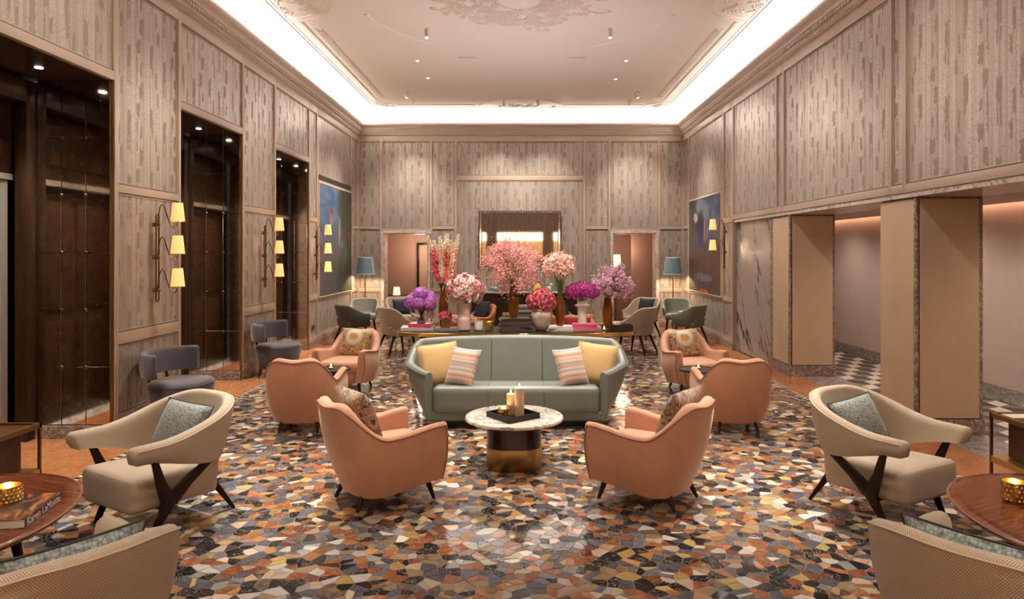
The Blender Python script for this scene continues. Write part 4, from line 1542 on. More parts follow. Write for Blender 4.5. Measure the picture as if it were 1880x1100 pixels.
def foliage_relief(cx, cy, r, n, seed, clipf=None, parent=ceiling):
    """plaster acanthus scrolls: leaves and curling stems modelled in low relief"""
    rng = random.Random(seed)
    mb = MB()
    def leaf(x, y, a, L, wd):
        if clipf and not clipf(x, y):
            return
        d = Vector((math.cos(a), math.sin(a), 0))
        p = Vector((-d.y, d.x, 0))
        b = Vector((x, y, ZC + 0.001))
        dn = Vector((0, 0, -1))
        v = [mb.bm.verts.new(q) for q in (b, b + d * L * .45 + p * wd, b + d * L, b + d * L * .45 - p * wd,
                                          b + d * L * .4 + dn * wd * 1.7, b + d * L * .8 + dn * wd * 1.2)]
        for f in ((0, 1, 4), (1, 5, 4), (1, 2, 5), (2, 3, 5), (3, 4, 5), (3, 0, 4)):
            mb.face([v[i] for i in f])
    def scroll(x, y, a, s, turn):
        pts = []
        for i in range(12):
            t = i / 11
            pts.append((x, y, ZC - 0.004))
            x += s * (1 - 0.6 * t) * math.cos(a)
            y += s * (1 - 0.6 * t) * math.sin(a)
            a += turn * (0.5 + t)
            if i % 2 == 0:
                leaf(x, y, a + rng.uniform(-1.4, 1.4), rng.uniform(.035, .075), rng.uniform(.009, .017))
        if not clipf or all(clipf(p[0], p[1]) for p in pts):
            mb.tube(pts, [0.011 - 0.0006 * i for i in range(12)], 5)
        for k in range(6):
            leaf(pts[-1][0], pts[-1][1], k * 1.05, 0.05, 0.018)
    for k in range(n):
        a = 2 * PI * k / n * 5 + rng.uniform(-.2, .2)
        rr = r * math.sqrt(rng.random())
        scroll(cx + rr * math.cos(a), cy + rr * math.sin(a), rng.uniform(0, 6.28), rng.uniform(.03, .055) * (0.7 + r * .3), rng.choice((-1, 1)) * rng.uniform(.25, .45))
    o = mb.build('plaster_foliage', 'plaster', parent, ang=50)
    tag(o, kind='stuff')

foliage_relief(-0.05, CYM, 1.08, 230, 5)
mb = MB()
mb.lathe([(0.30, 0.004), (0.30, -0.02), (0.27, -0.035), (0.24, -0.02), (0.20, -0.03), (0.05, -0.045)], 32, (-0.05, CYM - 0.05, ZC))
mb.build('rose_boss', 'plaster', ceiling)
foliage_relief(EX0 + 0.1, 9.6, 0.62, 26, 6, lambda x, y: x > EX0 + 0.05)
foliage_relief(EX1 - 0.1, 9.6, 0.62, 26, 7, lambda x, y: x < EX1 - 0.05)
foliage_relief(-0.05, EY1 - 0.02, 0.55, 34, 8, lambda x, y: y < EY1 - 0.03 and y > EY1 - 0.36)
foliage_relief(EX0 + 0.2, EY1 - 0.2, 0.16, 6, 9)
foliage_relief(EX1 - 0.2, EY1 - 0.2, 0.16, 6, 10)

# air grilles: a frame of crossing bars over a dark slot
for x in (EX0 + 0.37, EX1 - 0.37):
    g = MB().box(x - 0.065, x + 0.065, 10.8, 15.6, ZC - 0.004, ZC + 0.01).build('air_grille', 'grille_dark' if 'grille_dark' in M else 'fitting', smooth=False)
    tag(g, 'long bronze-toned air grille let into the ceiling along the %s cove' % ('left' if x < 0 else 'right'), 'grille')
    mb = MB()
    y = 10.82
    while y < 15.56:
        for s_ in (-1, 1):
            mb.obox((x, y + 0.02, ZC - 0.008), Vector((1, 0.8 * s_, 0)).normalized(), Vector((-0.8 * s_, 1, 0)).normalized(), (0, 0, 1), 0.072, 0.006, 0.004)
        y += 0.06
    tag(mb.build('lattice_bars', 'plaster', g, smooth=False), kind='stuff')
for (x, nm) in ((-1.0, 'left'), (0.98, 'right')):
    g = MB().box(x - 0.17, x + 0.17, 12.36, 12.42, ZC - 0.008, ZC + 0.004, 0.003).build('air_slot', 'fitting', smooth=False)
    tag(g, 'short narrow air slot in the plain ceiling, %s of the rose' % nm, 'vent')

# ------------------------------------------------------------------ things on walls and ceiling
SPOT_LABELS = [
    'small beige ceiling spotlight left of the plaster rose, nearest of its row',
    'small beige ceiling spotlight right of the plaster rose, nearest of its row',
    'tiny round recessed downlight left of centre, nearer of the left two',
    'tiny round recessed downlight right of centre, nearer of the right two',
    'tiny round recessed downlight left of centre, farther of the left two',
    'tiny round recessed downlight right of centre, farther of the right two',
    'small ceiling spotlight tilted to the left painting, near the left air grille',
    'small ceiling spotlight aimed at the back left doorway, beside the back cove',
    'small ceiling spotlight tilted to the right painting, near the right air grille',
    'small ceiling spotlight aimed at the back right doorway, beside the back cove',
    'small ceiling spotlight in the back plaster lunette, the left of its two',
    'small ceiling spotlight in the back plaster lunette, the right of its two',
]
for (x, y, tgt, kind), lab in zip(SPOTS[:12], SPOT_LABELS):
    if kind == 'down':
        o = MB().lathe([(0.045, 0.0), (0.045, -0.006), (0.032, -0.008), (0.03, 0.0)], 16, (0, 0, 0)).build('recessed_downlight', 'fitting', loc=(x, y, ZC))
        tag(o, lab, 'downlight', 'recessed downlights')
        MB().lathe([(0.029, -0.001), (0.029, -0.007), (0.001, -0.008)], 12).build('lens', 'lens', o)
    else:
        t = thing('ceiling_spotlight', lab, 'spotlight', (x, y, ZC), 0, 'ceiling spotlights')
        d = (Vector(tgt) - Vector((x, y, ZC - 0.16))).normalized()
        L = Vector((0, 0, -0.16))
        MB().tube([L - d * 0.15, L - d * 0.02], 0.028, 12).build('spot_body', 'fitting', t)
        MB().tube([(0, 0, 0), (0, 0, -0.012)], 0.035, 12).tube([(0, 0, -0.01), L - d * 0.10], 0.008, 6).build('spot_mount', 'fitting', t)
        MB().tube([L - d * 0.0195, L - d * 0.017], 0.024, 12).build('lens', 'lens', t)


def sconce(x, y, sgn, arms, label, ztop=2.27, group='brass wall sconces'):
    """aged brass loop on the wall with swan-neck arms and parchment shades; sgn +1 points to +X"""
    t = thing('wall_sconce', label, 'sconce', (x, y, 0), 0, group)
    zb = ztop - 0.36 * (arms - 1) - 0.24 if arms == 3 else ztop - 0.82
    # the elongated loop, standing off the wall
    off = 0.055 * sgn
    pts = []
    for i in range(13):
        a = PI * i / 12
        pts.append((off, 0.03 * math.cos(a), ztop - 0.03 + 0.03 * math.sin(a)))
    for i in range(13):
        a = PI + PI * i / 12
        pts.append((off, 0.03 * math.cos(a), zb + 0.03 + 0.03 * math.sin(a)))
    pts.append(pts[0])
    MB().tube(pts, 0.009, 8).build('loop_bar', 'bronze', t)
    zs = [ztop - 0.11 - 0.36 * i for i in range(3)]
    for i in range(arms):
        z = zs[i] if arms == 3 else ztop - 0.10 - 0.40 * i
        MB().tube([(0.012 * sgn, 0, z), (off + 0.012 * sgn, 0, z)], [0.028, 0.022], 12).sphere((off + 0.016 * sgn, 0, z), 0.020, 10, 6).build('knuckle', 'old_brass', t)
        # swan-neck arm: up, over, down and back up into the shade
        p = [(0.00, 0.0), (0.012, 0.10), (0.03, 0.19), (0.052, 0.225), (0.078, 0.20), (0.105, 0.12), (0.135, 0.03), (0.165, -0.02), (0.195, -0.03), (0.222, -0.012), (0.235, 0.03), (0.235, 0.06)]
        arm = MB().tube([(off + sgn * a * 0.95, 0, z + b) for a, b in p], 0.0065, 8).build('arm', 'bronze', t)
        cx = off + sgn * 0.235 * 0.95
        zz = z + 0.035
        mb = MB()
        mb.lathe([(0.074, 0.0), (0.0735, 0.004), (0.052, 0.205), (0.0505, 0.208), (0.049, 0.205), (0.0705, 0.004), (0.0705, 0.0)], 24, (0, 0, 0), False)
        sh = mb.build('lamp_shade', 'parchment', t, loc=(cx, 0, zz))
        mb = MB()
        mb.lathe([(0.0745, -0.002), (0.0745, 0.003), (0.0725, 0.003), (0.0725, -0.002), (0.0745, -0.002)], 24, (0, 0, 0), False)
        mb.lathe([(0.0525, 0.204), (0.0525, 0.209), (0.0500, 0.209), (0.0500, 0.204), (0.0525, 0.204)], 24, (0, 0, 0), False)
        tag(mb.build('rim_binding', 'old_brass', sh), kind='stuff')
        MB().sphere((0, 0, 0.085), 0.022, 10, 8).tube([(0, 0, 0.02), (0, 0, 0.07)], 0.012, 8).build('bulb', 'bulb', sh)
        light('POINT', 'sconce_glow', (x + cx, y, zz + 0.13), 5.5, (1.0, 0.66, 0.34), shadow_soft_size=0.03)
    return t

sconce(XL + 0.02, 7.62, 1, 3, 'brass three-shade wall sconce on the fabric pier nearest the camera')
sconce(XL + 0.02, 10.80, 1, 3, 'brass three-shade wall sconce on the second pier, between two tall dark recesses')
sconce(XL + 0.02, 13.50, 1, 3, 'brass three-shade wall sconce on the narrow pier beside the left painting')
sconce(XR - 0.02, 13.42, -1, 2, 'brass two-shade wall sconce beside the right painting and marble slab', 2.36)

# paintings
p = thing('painting', 'large abstract painting in blue, grey and black on the left wall', 'painting', (XL + 0.02, 15.08, 2.09))
mb = MB()
y0, y1, z0, z1 = -1.30, 1.30, -1.12, 1.16
mb.box(0.0, 0.025, y0, y1, z0, z1)
mb.poly([(0.0262, y0, z0), (0.0262, y1, z0), (0.0262, y1, z1), (0.0262, y0, z1)], [(0, 0), (1, 0), (1, 1), (0, 1)])
mb.build('canvas', 'art_left', p, smooth=False, recalc=False)
mb = MB()
for (a, b, c, d) in ((y0 - .018, y0, z0 - .018, z1 + .018), (y1, y1 + .018, z0 - .018, z1 + .018), (y0, y1, z0 - .018, z0), (y0, y1, z1, z1 + .018)):
    mb.box(0, 0.032, a, b, c, d)
mb.build('picture_frame', 'cream_pipe', p, smooth=False)
v = MB().box(XL + 0.018, XL + 0.034, 13.79, 16.37, 3.31, 3.415, 0.003).build('picture_rail_slot', 'dark_metal', wall_left, smooth=False)
v = MB().box(XL + 0.018, XL + 0.034, 13.79, 16.37, 3.25, 3.305, 0.003).build('picture_rail', 'paint', wall_left, smooth=False)
p = thing('painting', 'large abstract painting in brown and dusky blue on the right wall', 'painting', (XR - 0.02, 15.05, 2.0))
y0, y1, z0, z1 = -1.30, 1.33, -1.02, 1.05
mb = MB()
mb.box(-0.025, 0.0, y0, y1, z0, z1)
mb.poly([(-0.0262, y1, z0), (-0.0262, y0, z0), (-0.0262, y0, z1), (-0.0262, y1, z1)], [(0, 0), (1, 0), (1, 1), (0, 1)])
mb.build('canvas', 'art_right', p, smooth=False, recalc=False)
mb = MB()
for (a, b, c, d) in ((y0 - .018, y0, z0 - .018, z1 + .018), (y1, y1 + .018, z0 - .018, z1 + .018), (y0, y1, z0 - .018, z0), (y0, y1, z1, z1 + .018)):
    mb.box(-0.032, 0, a, b, c, d)
mb.build('picture_frame', 'cream_pipe', p, smooth=False)

# mirror with beaded mirrored border
mr = thing('wall_mirror', 'rectangular wall mirror with a beaded mirrored border on the back wall', 'mirror', (-0.075, YB - 0.02, 2.22))
W2, H2 = 1.01, 0.67
MB().box(-W2, W2, -0.035, 0.0, -H2, H2, 0.006).build('backing', 'bronze', mr, smooth=False)
MB().box(-W2 + 0.075, W2 - 0.075, -0.041, -0.034, -H2 + 0.075, H2 - 0.075, 0.003).build('mirror_glass', 'clear_mirror', mr, smooth=False)
mb = MB()
for (a, b, c, d) in ((-W2 + .012, -W2 + .066, -H2 + .012, H2 - .012), (W2 - .066, W2 - .012, -H2 + .012, H2 - .012), (-W2 + .07, W2 - .07, -H2 + .012, -H2 + .066), (-W2 + .07, W2 - .07, H2 - .066, H2 - .012)):
    mb.box(a, b, -0.045, -0.033, c, d, 0.004)
mb.build('border_glass', 'mirror_pane', mr, smooth=False)
mb = MB()
n = 30
for i in range(n + 1):
    x = lerp(-W2 + .04, W2 - .04, i / n)
    for z in (-H2 + .04, H2 - .04):
        mb.sphere((x, -0.047, z), 0.011, 6, 4)
for i in range(1, 20):
    z = lerp(-H2 + .04, H2 - .04, i / 20)
    for x in (-W2 + .04, W2 - .04):
        mb.sphere((x, -0.047, z), 0.011, 6, 4)
tag(mb.build('bead_studs', 'print_white', mr), kind='stuff')


def floor_lamp(x, y, label):
    t = thing('floor_lamp', label, 'lamp', (x, y, 0), 0, 'blue shaded floor lamps')
    MB().lathe([(0.15, 0.0), (0.15, 0.012), (0.13, 0.02), (0.02, 0.03), (0.013, 0.06)], 28).build('lamp_base', 'bronze', t)
    MB().tube([(0, 0, 0.03), (0, 0, 1.30)], 0.011, 10).build('lamp_pole', 'bronze', t)
    MB().tube([(0, 0, 1.25), (0, 0, 1.33)], [0.017, 0.022], 10).build('lamp_socket', 'clear_mirror', t)
    mb = MB()
    rb, rt = 0.225, 0.165
    z0, z1 = 1.34, 1.73
    N = 96
    rings = []
    for k, z in ((0, z0), (0.5, (z0 + z1) / 2), (1, z1)):
        rings.append([((lerp(rb, rt, k) + 0.004 * (i % 2)) * math.cos(2 * PI * i / N), (lerp(rb, rt, k) + 0.004 * (i % 2)) * math.sin(2 * PI * i / N), z) for i in range(N)])
    for a, b in zip(rings[:-1], rings[1:]):
        va = [mb.bm.verts.new(p) for p in a]
        vb = [mb.bm.verts.new(p) for p in b]
        for i in range(N):
            j = (i + 1) % N
            mb.face([va[i], va[j], vb[j], vb[i]], [(i / N, 0), ((i + 1) / N, 0), ((i + 1) / N, 1), (i / N, 1)])
    sh = mb.build('lamp_shade', 'blue_silk', t, ang=80)
    mb = MB()
    for r_, z in ((rb, z0), (rt, z1)):
        mb.lathe([(r_ + .006, z - .008), (r_ + .006, z + .008), (r_ - .004, z + .008), (r_ - .004, z - .008), (r_ + .006, z - .008)], 32, (0, 0, 0), False)
    mb.build('shade_trim', 'print_white', sh)
    MB().sphere((0, 0, 1.50), 0.035, 10, 8).build('bulb', 'bulb', t)
    light('POINT', 'lamp_glow', (x, y, 1.42), 38, (1.0, 0.74, 0.46), shadow_soft_size=0.04)
    return t

floor_lamp(-3.76, 16.5, 'tall floor lamp with pleated blue shade in the left back corner')
floor_lamp(3.58, 16.5, 'tall floor lamp with pleated blue shade in the right back corner')


def hall_lamp(x, y, ztop, hs, rs, label):
    t = thing('hall_lamp', label, 'lamp', (x, y, 0))
    MB().lathe([(0.12, 0.0), (0.12, 0.02), (0.02, 0.03)], 20).tube([(0, 0, 0.02), (0, 0, ztop - hs + 0.02)], 0.012, 8).build('lamp_stand', 'bronze', t)
    MB().lathe([(rs, ztop - hs), (rs * 0.8, ztop), (rs * 0.78, ztop), (rs * 0.98, ztop - hs)], 24, (0, 0, 0), False).build('lamp_shade', 'cream_shade', t)
    return t
hall_lamp(-3.42, 18.75, 0.92, 0.22, 0.10, 'low lit lamp with cream shade inside the left doorway')
hall_lamp(2.50, 18.6, 1.80, 0.34, 0.15, 'lit lamp with tall cream shade inside the right doorway')

for (x, y, z, ax, lab) in ((XL + 0.022, 13.46, 0.40, 'x', 'dark double socket plate low on the pier by the left painting'),
                           (2.78, 19.19, 0.83, 'y', 'dark double socket plate on the hall wall inside the right doorway')):
    if ax == 'x':
        o = MB().box(0, 0.008, -0.075, 0.075, -0.04, 0.04, 0.002).build('socket_plate', 'bronze', loc=(x, y, z), smooth=False)
        MB().box(0.008, 0.011, -0.055, -0.01, -0.02, 0.02).box(0.008, 0.011, 0.01, 0.055, -0.02, 0.02).build('socket_inserts', 'cover_black', o, smooth=False)
    else:
        o = MB().box(-0.12, 0.12, -0.008, 0, -0.05, 0.05, 0.002).build('socket_plate', 'bronze', loc=(x, y, z), smooth=False)
        MB().box(-0.09, -0.02, -0.011, -0.008, -0.03, 0.03).box(0.02, 0.09, -0.011, -0.008, -0.03, 0.03).build('socket_inserts', 'cover_black', o, smooth=False)
    tag(o, lab, 'socket')

# ------------------------------------------------------------------ sofa
def make_sofa():
    t = thing('sofa', 'curved sage green leather sofa in the middle facing the round marble table', 'sofa', (-0.07, 7.67, 0))
    top = [(0.95, -0.44), (1.10, -0.26), (1.24, -0.05), (1.21, 0.16), (1.13, 0.36), (0.9, 0.42), (0.5, 0.45), (0, 0.46)]
    top = top + [(-x, y) for x, y in reversed(top[:-1])]
    bot = [(0.93, -0.44), (0.97, -0.28), (1.00, -0.08), (0.98, 0.10), (0.93, 0.24), (0.75, 0.28), (0.4, 0.30), (0, 0.30)]
    bot = bot + [(-x, y) for x, y in reversed(bot[:-1])]
    N = 61
    T = resample(chaikin(top, 2), N)
    # bottom stations follow the same parameter as the top
    B = resample(chaikin(bot, 2), N)
    zt = []
    for (x, y) in T:
        a = abs(x)
        h = 0.60 + 0.05 * smooth01(-0.44, -0.05, y) + 0.21 * smooth01(-0.06, 0.34, y)
        if y > 0.3:
            h += 0.03 * (1 - (a / 1.15) ** 2)
        zt.append(h)
    mb = MB()
    tt = [0.085 if y < -0.2 else 0.10 for (x, y) in T]
    tb = [0.075 if y < -0.2 else lerp(0.10, 0.16, smooth01(-0.2, 0.3, y)) for (x, y) in T]
    band(mb, T, B, zt, 0.085, tt, tb, 0.03, 0.015, mo=9)
    mb.build('backrest', 'leather', t, ang=50)
    pts = [(x, y, z - 0.035) for (x, y), z in zip(T, zt)]
    nn = []
    for i, p in enumerate(pts):
        a, b = T[max(0, i - 1)], T[min(N - 1, i + 1)]
        d = Vector((b[0] - a[0], b[1] - a[1], 0)).normalized()
        nn.append(Vector(p) - Vector((-d.y, d.x, 0)) * 0.004 + Vector((0, 0, 0.0)))
    MB().tube(nn, 0.0065, 6).build('crest_piping', 'leather_seam', t)
    # seat: one long cushion that slopes to the back, and the base under it
    def tp(p):
        k = (p.y + 0.33) / 0.66
        return (p.x * (1 - 0.0 * k), p.y, p.z - 0.055 * max(0, k) * (1 if p.z > 0 else 0))
    MB().rbox((0, -0.105, 0.305), (1.76, 0.70, 0.285), 0.055, 10, 0.012, tp).build('seat_cushion', 'leather', t, ang=60)
    MB().rbox((0, -0.10, 0.135), (1.80, 0.66, 0.10), 0.02, 8).build('seat_base', 'leather', t, ang=60)
    MB().box(-0.82, 0.82, -0.30, 0.22, 0.0, 0.088).build('plinth', 'black_lacquer', t, smooth=False)
    # stitched seams over the back and the seat
    for x in (-0.88, -0.292, 0.292, 0.88):
        i = min(range(N), key=lambda k: abs(T[k][0] - x) + (1 if T[k][1] < 0.1 else 0))
        z = zt[i]
        yt = T[i][1]
        yb = B[i][1]
        s = MB()
        s.tube([(x, yt - 0.10 - 0.002, z - 0.045), (x, lerp(yt, yb, .33) - 0.122, lerp(z, 0.1, .33)), (x, lerp(yt, yb, .62) - 0.144, lerp(z, 0.1, .62))], 0.004, 5)
        if abs(x) < 0.5:
            s.tube([(x, 0.2, 0.395), (x, -0.05, 0.425), (x, -0.36, 0.452), (x, -0.435, 0.43), (x, -0.457, 0.38), (x, -0.457, 0.22)], 0.004, 5)
        s.build('seam', 'leather_seam', t)
    return t

make_sofa()
place_pillow(pillow_mesh(0.46, 0.46, 0.15, 'yellow_linen', 'yellow_pipe'), (-0.86, 7.52, 0.425), R(20), 0.42, 'plain butter yellow cushion at the left end of the green sofa', 'sofa cushions', R(-5))
place_pillow(pillow_mesh(0.36, 0.42, 0.13, 'zigzag'), (-0.69, 7.36, 0.43), R(-26), 0.40, 'zigzag knit cushion in red and grey at the left end of the green sofa', 'sofa cushions', R(3))
place_pillow(pillow_mesh(0.46, 0.46, 0.15, 'yellow_linen', 'yellow_pipe'), (0.74, 7.52, 0.425), R(-20), 0.42, 'plain butter yellow cushion at the right end of the green sofa', 'sofa cushions', R(5))
place_pillow(pillow_mesh(0.36, 0.42, 0.13, 'zigzag'), (0.56, 7.36, 0.43), R(26), 0.40, 'zigzag knit cushion in red and grey at the right end of the green sofa', 'sofa cushions', R(-3))

# ------------------------------------------------------------------ round marble coffee table and what stands on it
t = thing('coffee_table', 'round white marble coffee table on a maroon and brass lobed drum', 'table', (-0.076, 6.05, 0))
lobe = lambda a: 1 + 0.065 * math.cos(4 * (a - PI / 4))
MB().lathe([(0.05, 0.395), (0.415, 0.395), (0.428, 0.401), (0.430, 0.412), (0.424, 0.424), (0.414, 0.428), (0.05, 0.428)], 72).build('table_top', 'white_marble', t)
MB().lathe([(0.250, 0.185), (0.250, 0.395)], 72, fn=lobe).build('drum', 'maroon_lacquer', t)
MB().lathe([(0.253, 0.0), (0.255, 0.004), (0.255, 0.183), (0.251, 0.187)], 72, fn=lobe).build('brass_band', 'brass_band', t)
tr = MB()
tr.box(-0.165, 0.165, -0.165, 0.165, 0.0, 0.012)
for (a, b, c, d) in ((-0.165, 0.165, -0.165, -0.153), (-0.165, 0.165, 0.153, 0.165), (-0.165, -0.153, -0.153, 0.153), (0.153, 0.165, -0.153, 0.153)):
    tr.box(a, b, c, d, 0.012, 0.048, 0.002)
o = tr.build('serving_tray', 'black_lacquer', loc=(-0.085, 5.97, 0.4285), rot=(0, 0, R(38)), smooth=False)
tag(o, 'square black lacquer tray on the round marble table', 'tray')


def pillar_candle(x, y, z, r, h, label):
    o = MB().lathe([(r * 0.97, 0.0), (r, 0.006), (r, h - 0.008), (r * 0.93, h), (r * 0.7, h - 0.004), (0.004, h - 0.012)], 28).build('pillar_candle', 'wax', loc=(x, y, z))
    tag(o, label, 'candle', 'pillar candles')
    MB().tube([(0, 0, h - 0.012), (0.001, 0, h + 0.008)], 0.0016, 5).build('wick', 'cover_black', o)
    MB().lathe([(0.001, h + 0.002), (0.006, h + 0.010), (0.005, h + 0.022), (0.0008, h + 0.038)], 10).build('flame', 'flame', o)
    light('POINT', 'candle_glow', (x, y, z + h + 0.03), 0.35, (1.0, 0.6, 0.25), shadow_soft_size=0.012)
    return o
pillar_candle(-0.03, 5.96, 0.4405, 0.040, 0.245, 'taller lit ivory pillar candle on the black tray')
pillar_candle(-0.105, 6.03, 0.4405, 0.037, 0.18, 'shorter lit ivory pillar candle on the black tray')


def gold_votive(x, y, z, r, h, label, group='gold votives', e=0.5):
    """pierced gold cup with rows of small raised tiles"""
    o = MB().lathe([(r * 0.86, 0.0), (r * 0.9, 0.004), (r, h * 0.25), (r, h), (r * 0.93, h), (r * 0.93, h * 0.25), (r * 0.8, 0.01), (0.004, 0.008)], 28).build('votive_holder', 'gold_glass', loc=(x, y, z))
    tag(o, label, 'candle holder', group)
    mb = MB()
    rows, cols = 4, 18
    for j in range(rows):
        for i in range(cols):
            a = 2 * PI * (i + 0.5 * (j % 2)) / cols
            c = Vector((math.cos(a) * (r + 0.001), math.sin(a) * (r + 0.001), h * (0.16 + 0.225 * j)))
            d = Vector((math.cos(a), math.sin(a), 0))
            p = Vector((-d.y, d.x, 0))
            w_, hh = PI * r / cols * 0.8, h * 0.095
            v = [mb.bm.verts.new(q) for q in (c - p * w_, c - Vector((0, 0, hh)), c + p * w_, c + Vector((0, 0, hh)), c + d * 0.005)]
            for f in ((0, 1, 4), (1, 2, 4), (2, 3, 4), (3, 0, 4)):
                mb.face([v[k] for k in f])
    mb.build('raised_pattern', 'gold_glass', o, ang=10)
    MB().lathe([(r * 0.6, 0.012), (r * 0.6, h * 0.4), (0.003, h * 0.4)], 16).build('tealight', 'wax', o)
    MB().lathe([(0.001, h * 0.42), (0.007, h * 0.52), (0.006, h * 0.65), (0.001, h * 0.85)], 10).build('flame', 'flame', o)
    light('POINT', 'votive_glow', (x, y, z + h * 0.8), e, (1.0, 0.58, 0.22), shadow_soft_size=0.012)
    return o
gold_votive(-0.165, 5.93, 0.4405, 0.050, 0.078, 'pierced gold votive cup on the black tray beside the candles')

# ------------------------------------------------------------------ peach tub chairs
def make_tub_chair(name, label, mname, pipe, group, legs=True):
    t = thing(name, label, 'armchair', (0, 0, 0), 0, group)
    N = 57
    T = superpath(0.352, 0.40, 0.40, N, 3.0)
    B = superpath(0.305, 0.385, 0.225, N, 2.6)
    zt = []
    for i in range(N):
        q = abs(2 * i / (N - 1) - 1)         # 0 at the middle of the back, 1 at the arm tips
        zt.append(0.535 + 0.25 * (1 - smooth01(0.17, 0.56, q)) - 0.018 * (1 - smooth01(0.0, 0.17, q)) + 0.045 * smooth01(0.60, 1.0, q))
    zb = [lerp(0.145, 0.095, smooth01(-0.40, 0.2, y)) for (x, y) in B]
    tt = [lerp(0.075, 0.095, smooth01(-0.1, 0.3, y)) for (x, y) in T]
    tb = [0.09] * N
    mb = MB()
    band(mb, T, B, zt, zb, tt, tb, 0.035, 0.03, mo=9)
    mb.build('tub_shell', mname, t, ang=60)
    # piping round the outer edge of the crest and down the arm fronts
    pts = []
    for i, (x, y) in enumerate(T):
        a, b = T[max(0, i - 1)], T[min(N - 1, i + 1)]
        d = Vector((b[0] - a[0], b[1] - a[1], 0)).normalized()
        n_ = Vector((-d.y, d.x, 0))
        pts.append(Vector((x, y, zt[i] - tt[i] * 0.30)) - n_ * 0.002)
    def down(end, i):
        x, y = T[i]
        bx, by = B[i]
        out = []
        for k in range(1, 8):
            s = k / 7
            bul = 0.035 * math.sin(PI * (1 - s))
            out.append(Vector((lerp(x, bx, s) + math.copysign(bul, x), lerp(y, by, s) - 0.014, lerp(zt[i] - tt[i] * .5, zb[i], s))))
        return out
    pts = list(reversed(down(0, 0))) + pts + down(1, N - 1)
    MB().tube(pts, 0.0065, 6).build('piping', pipe, t)
    def tp(p):
        # the front swells and dips in a U towards the floor
        f = smooth01(0.1, -0.32, p.y)
        return (p.x * (1 - 0.10 * f * (1 if p.z < 0 else 0)), p.y - 0.03 * f * (1 - (p.x / 0.29) ** 2), p.z)
    MB().rbox((0, -0.08, 0.345), (0.575, 0.66, 0.155), 0.06, 8, 0.02, tp).build('seat_cushion', mname, t, ang=70)
    MB().rbox((0, -0.125, 0.215), (0.50, 0.50, 0.17), 0.05, 8, 0.0, tp).build('seat_base', mname, t, ang=70)
    for sx in (-1, 1):
        tapered_leg(MB(), (sx * 0.235, -0.30, 0.16), (sx * 0.275, -0.345, 0.0), 0.024, 0.013).build('leg', 'leg_wood', t)
        tapered_leg(MB(), (sx * 0.17, 0.17, 0.14), (sx * 0.20, 0.235, 0.0), 0.024, 0.013).build('leg', 'leg_wood', t)
    return t

PG = 'peach velvet tub chairs'
tub = make_tub_chair('tub_chair', 'peach velvet tub chair seen from behind, front left of the marble table', 'peach', 'peach_pipe', PG)
tub.location = (-1.11, 5.22, 0)
tub.rotation_euler = (0, 0, face_dir(0.80, 0.60))
for (x, y, fx, fy, lab) in (
        (1.01, 5.22, -0.80, 0.60, 'peach velvet tub chair seen from behind, front right of the marble table'),
        (-2.31, 7.33, -0.02, 1.0, 'peach velvet tub chair seen from behind, left of the green sofa'),
        (2.22, 7.33, 0.02, 1.0, 'peach velvet tub chair seen from behind, right of the green sofa'),
        (-2.35, 9.45, -0.16, -1.0, 'peach velvet tub chair facing the camera, left of the long console'),
        (2.26, 9.35, 0.16, -1.0, 'peach velvet tub chair facing the camera, right of the long console'),
        (-1.02, 11.5, 0.1, -1.0, 'peach velvet tub chair with a red cushion behind the console, left one'),
        (0.90, 11.5, -0.1, -1.0, 'peach velvet tub chair with a red cushion behind the console, right one')):
    copy_tree(tub, (x, y, 0), face_dir(fx, fy), lab)
FG = 'floral cushions on the peach chairs'
def seat_pillow(x, y, fx, fy, back, z, o, label, group, tilt=0.36, side=0.0, roll=0.0, turn=0.0):
    """cushion set against the back of a chair that stands at x, y and faces fx, fy"""
    L = math.hypot(fx, fy)
    fx, fy = fx / L, fy / L
    place_pillow(o, (x - fx * back - fy * side, y - fy * back + fx * side, z), face_dir(fx, fy) + turn, tilt, label, group, roll)
seat_pillow(-1.11, 5.22, 0.80, 0.60, 0.04, 0.43, pillow_mesh(0.46, 0.44, 0.15, 'floral'), 'brown floral cushion in the near peach chair left of the marble table', FG)
seat_pillow(1.01, 5.22, -0.80, 0.60, 0.08, 0.43, pillow_mesh(0.46, 0.44, 0.15, 'floral'), 'brown floral cushion in the near peach chair right of the marble table', FG)
seat_pillow(-2.35, 9.45, -0.16, -1, 0.05, 0.425, pillow_mesh(0.44, 0.40, 0.14, 'gold_floral'), 'gold floral cushion in the far peach chair, left side', FG, 0.40, 0.0, R(3))
seat_pillow(2.26, 9.35, 0.16, -1, 0.05, 0.425, pillow_mesh(0.44, 0.40, 0.14, 'gold_floral'), 'gold floral cushion in the far peach chair, right side', FG, 0.40, 0.0, R(-5))
seat_pillow(-1.02, 11.5, 0.1, -1, 0.06, 0.425, pillow_mesh(0.46, 0.36, 0.14, 'red_velvet'), 'red velvet cushion in a chair behind the console, left one', 'red cushions')
seat_pillow(0.90, 11.5, -0.1, -1, 0.06, 0.425, pillow_mesh(0.46, 0.36, 0.14, 'red_velvet'), 'red velvet cushion in a chair behind the console, right one', 'red cushions')

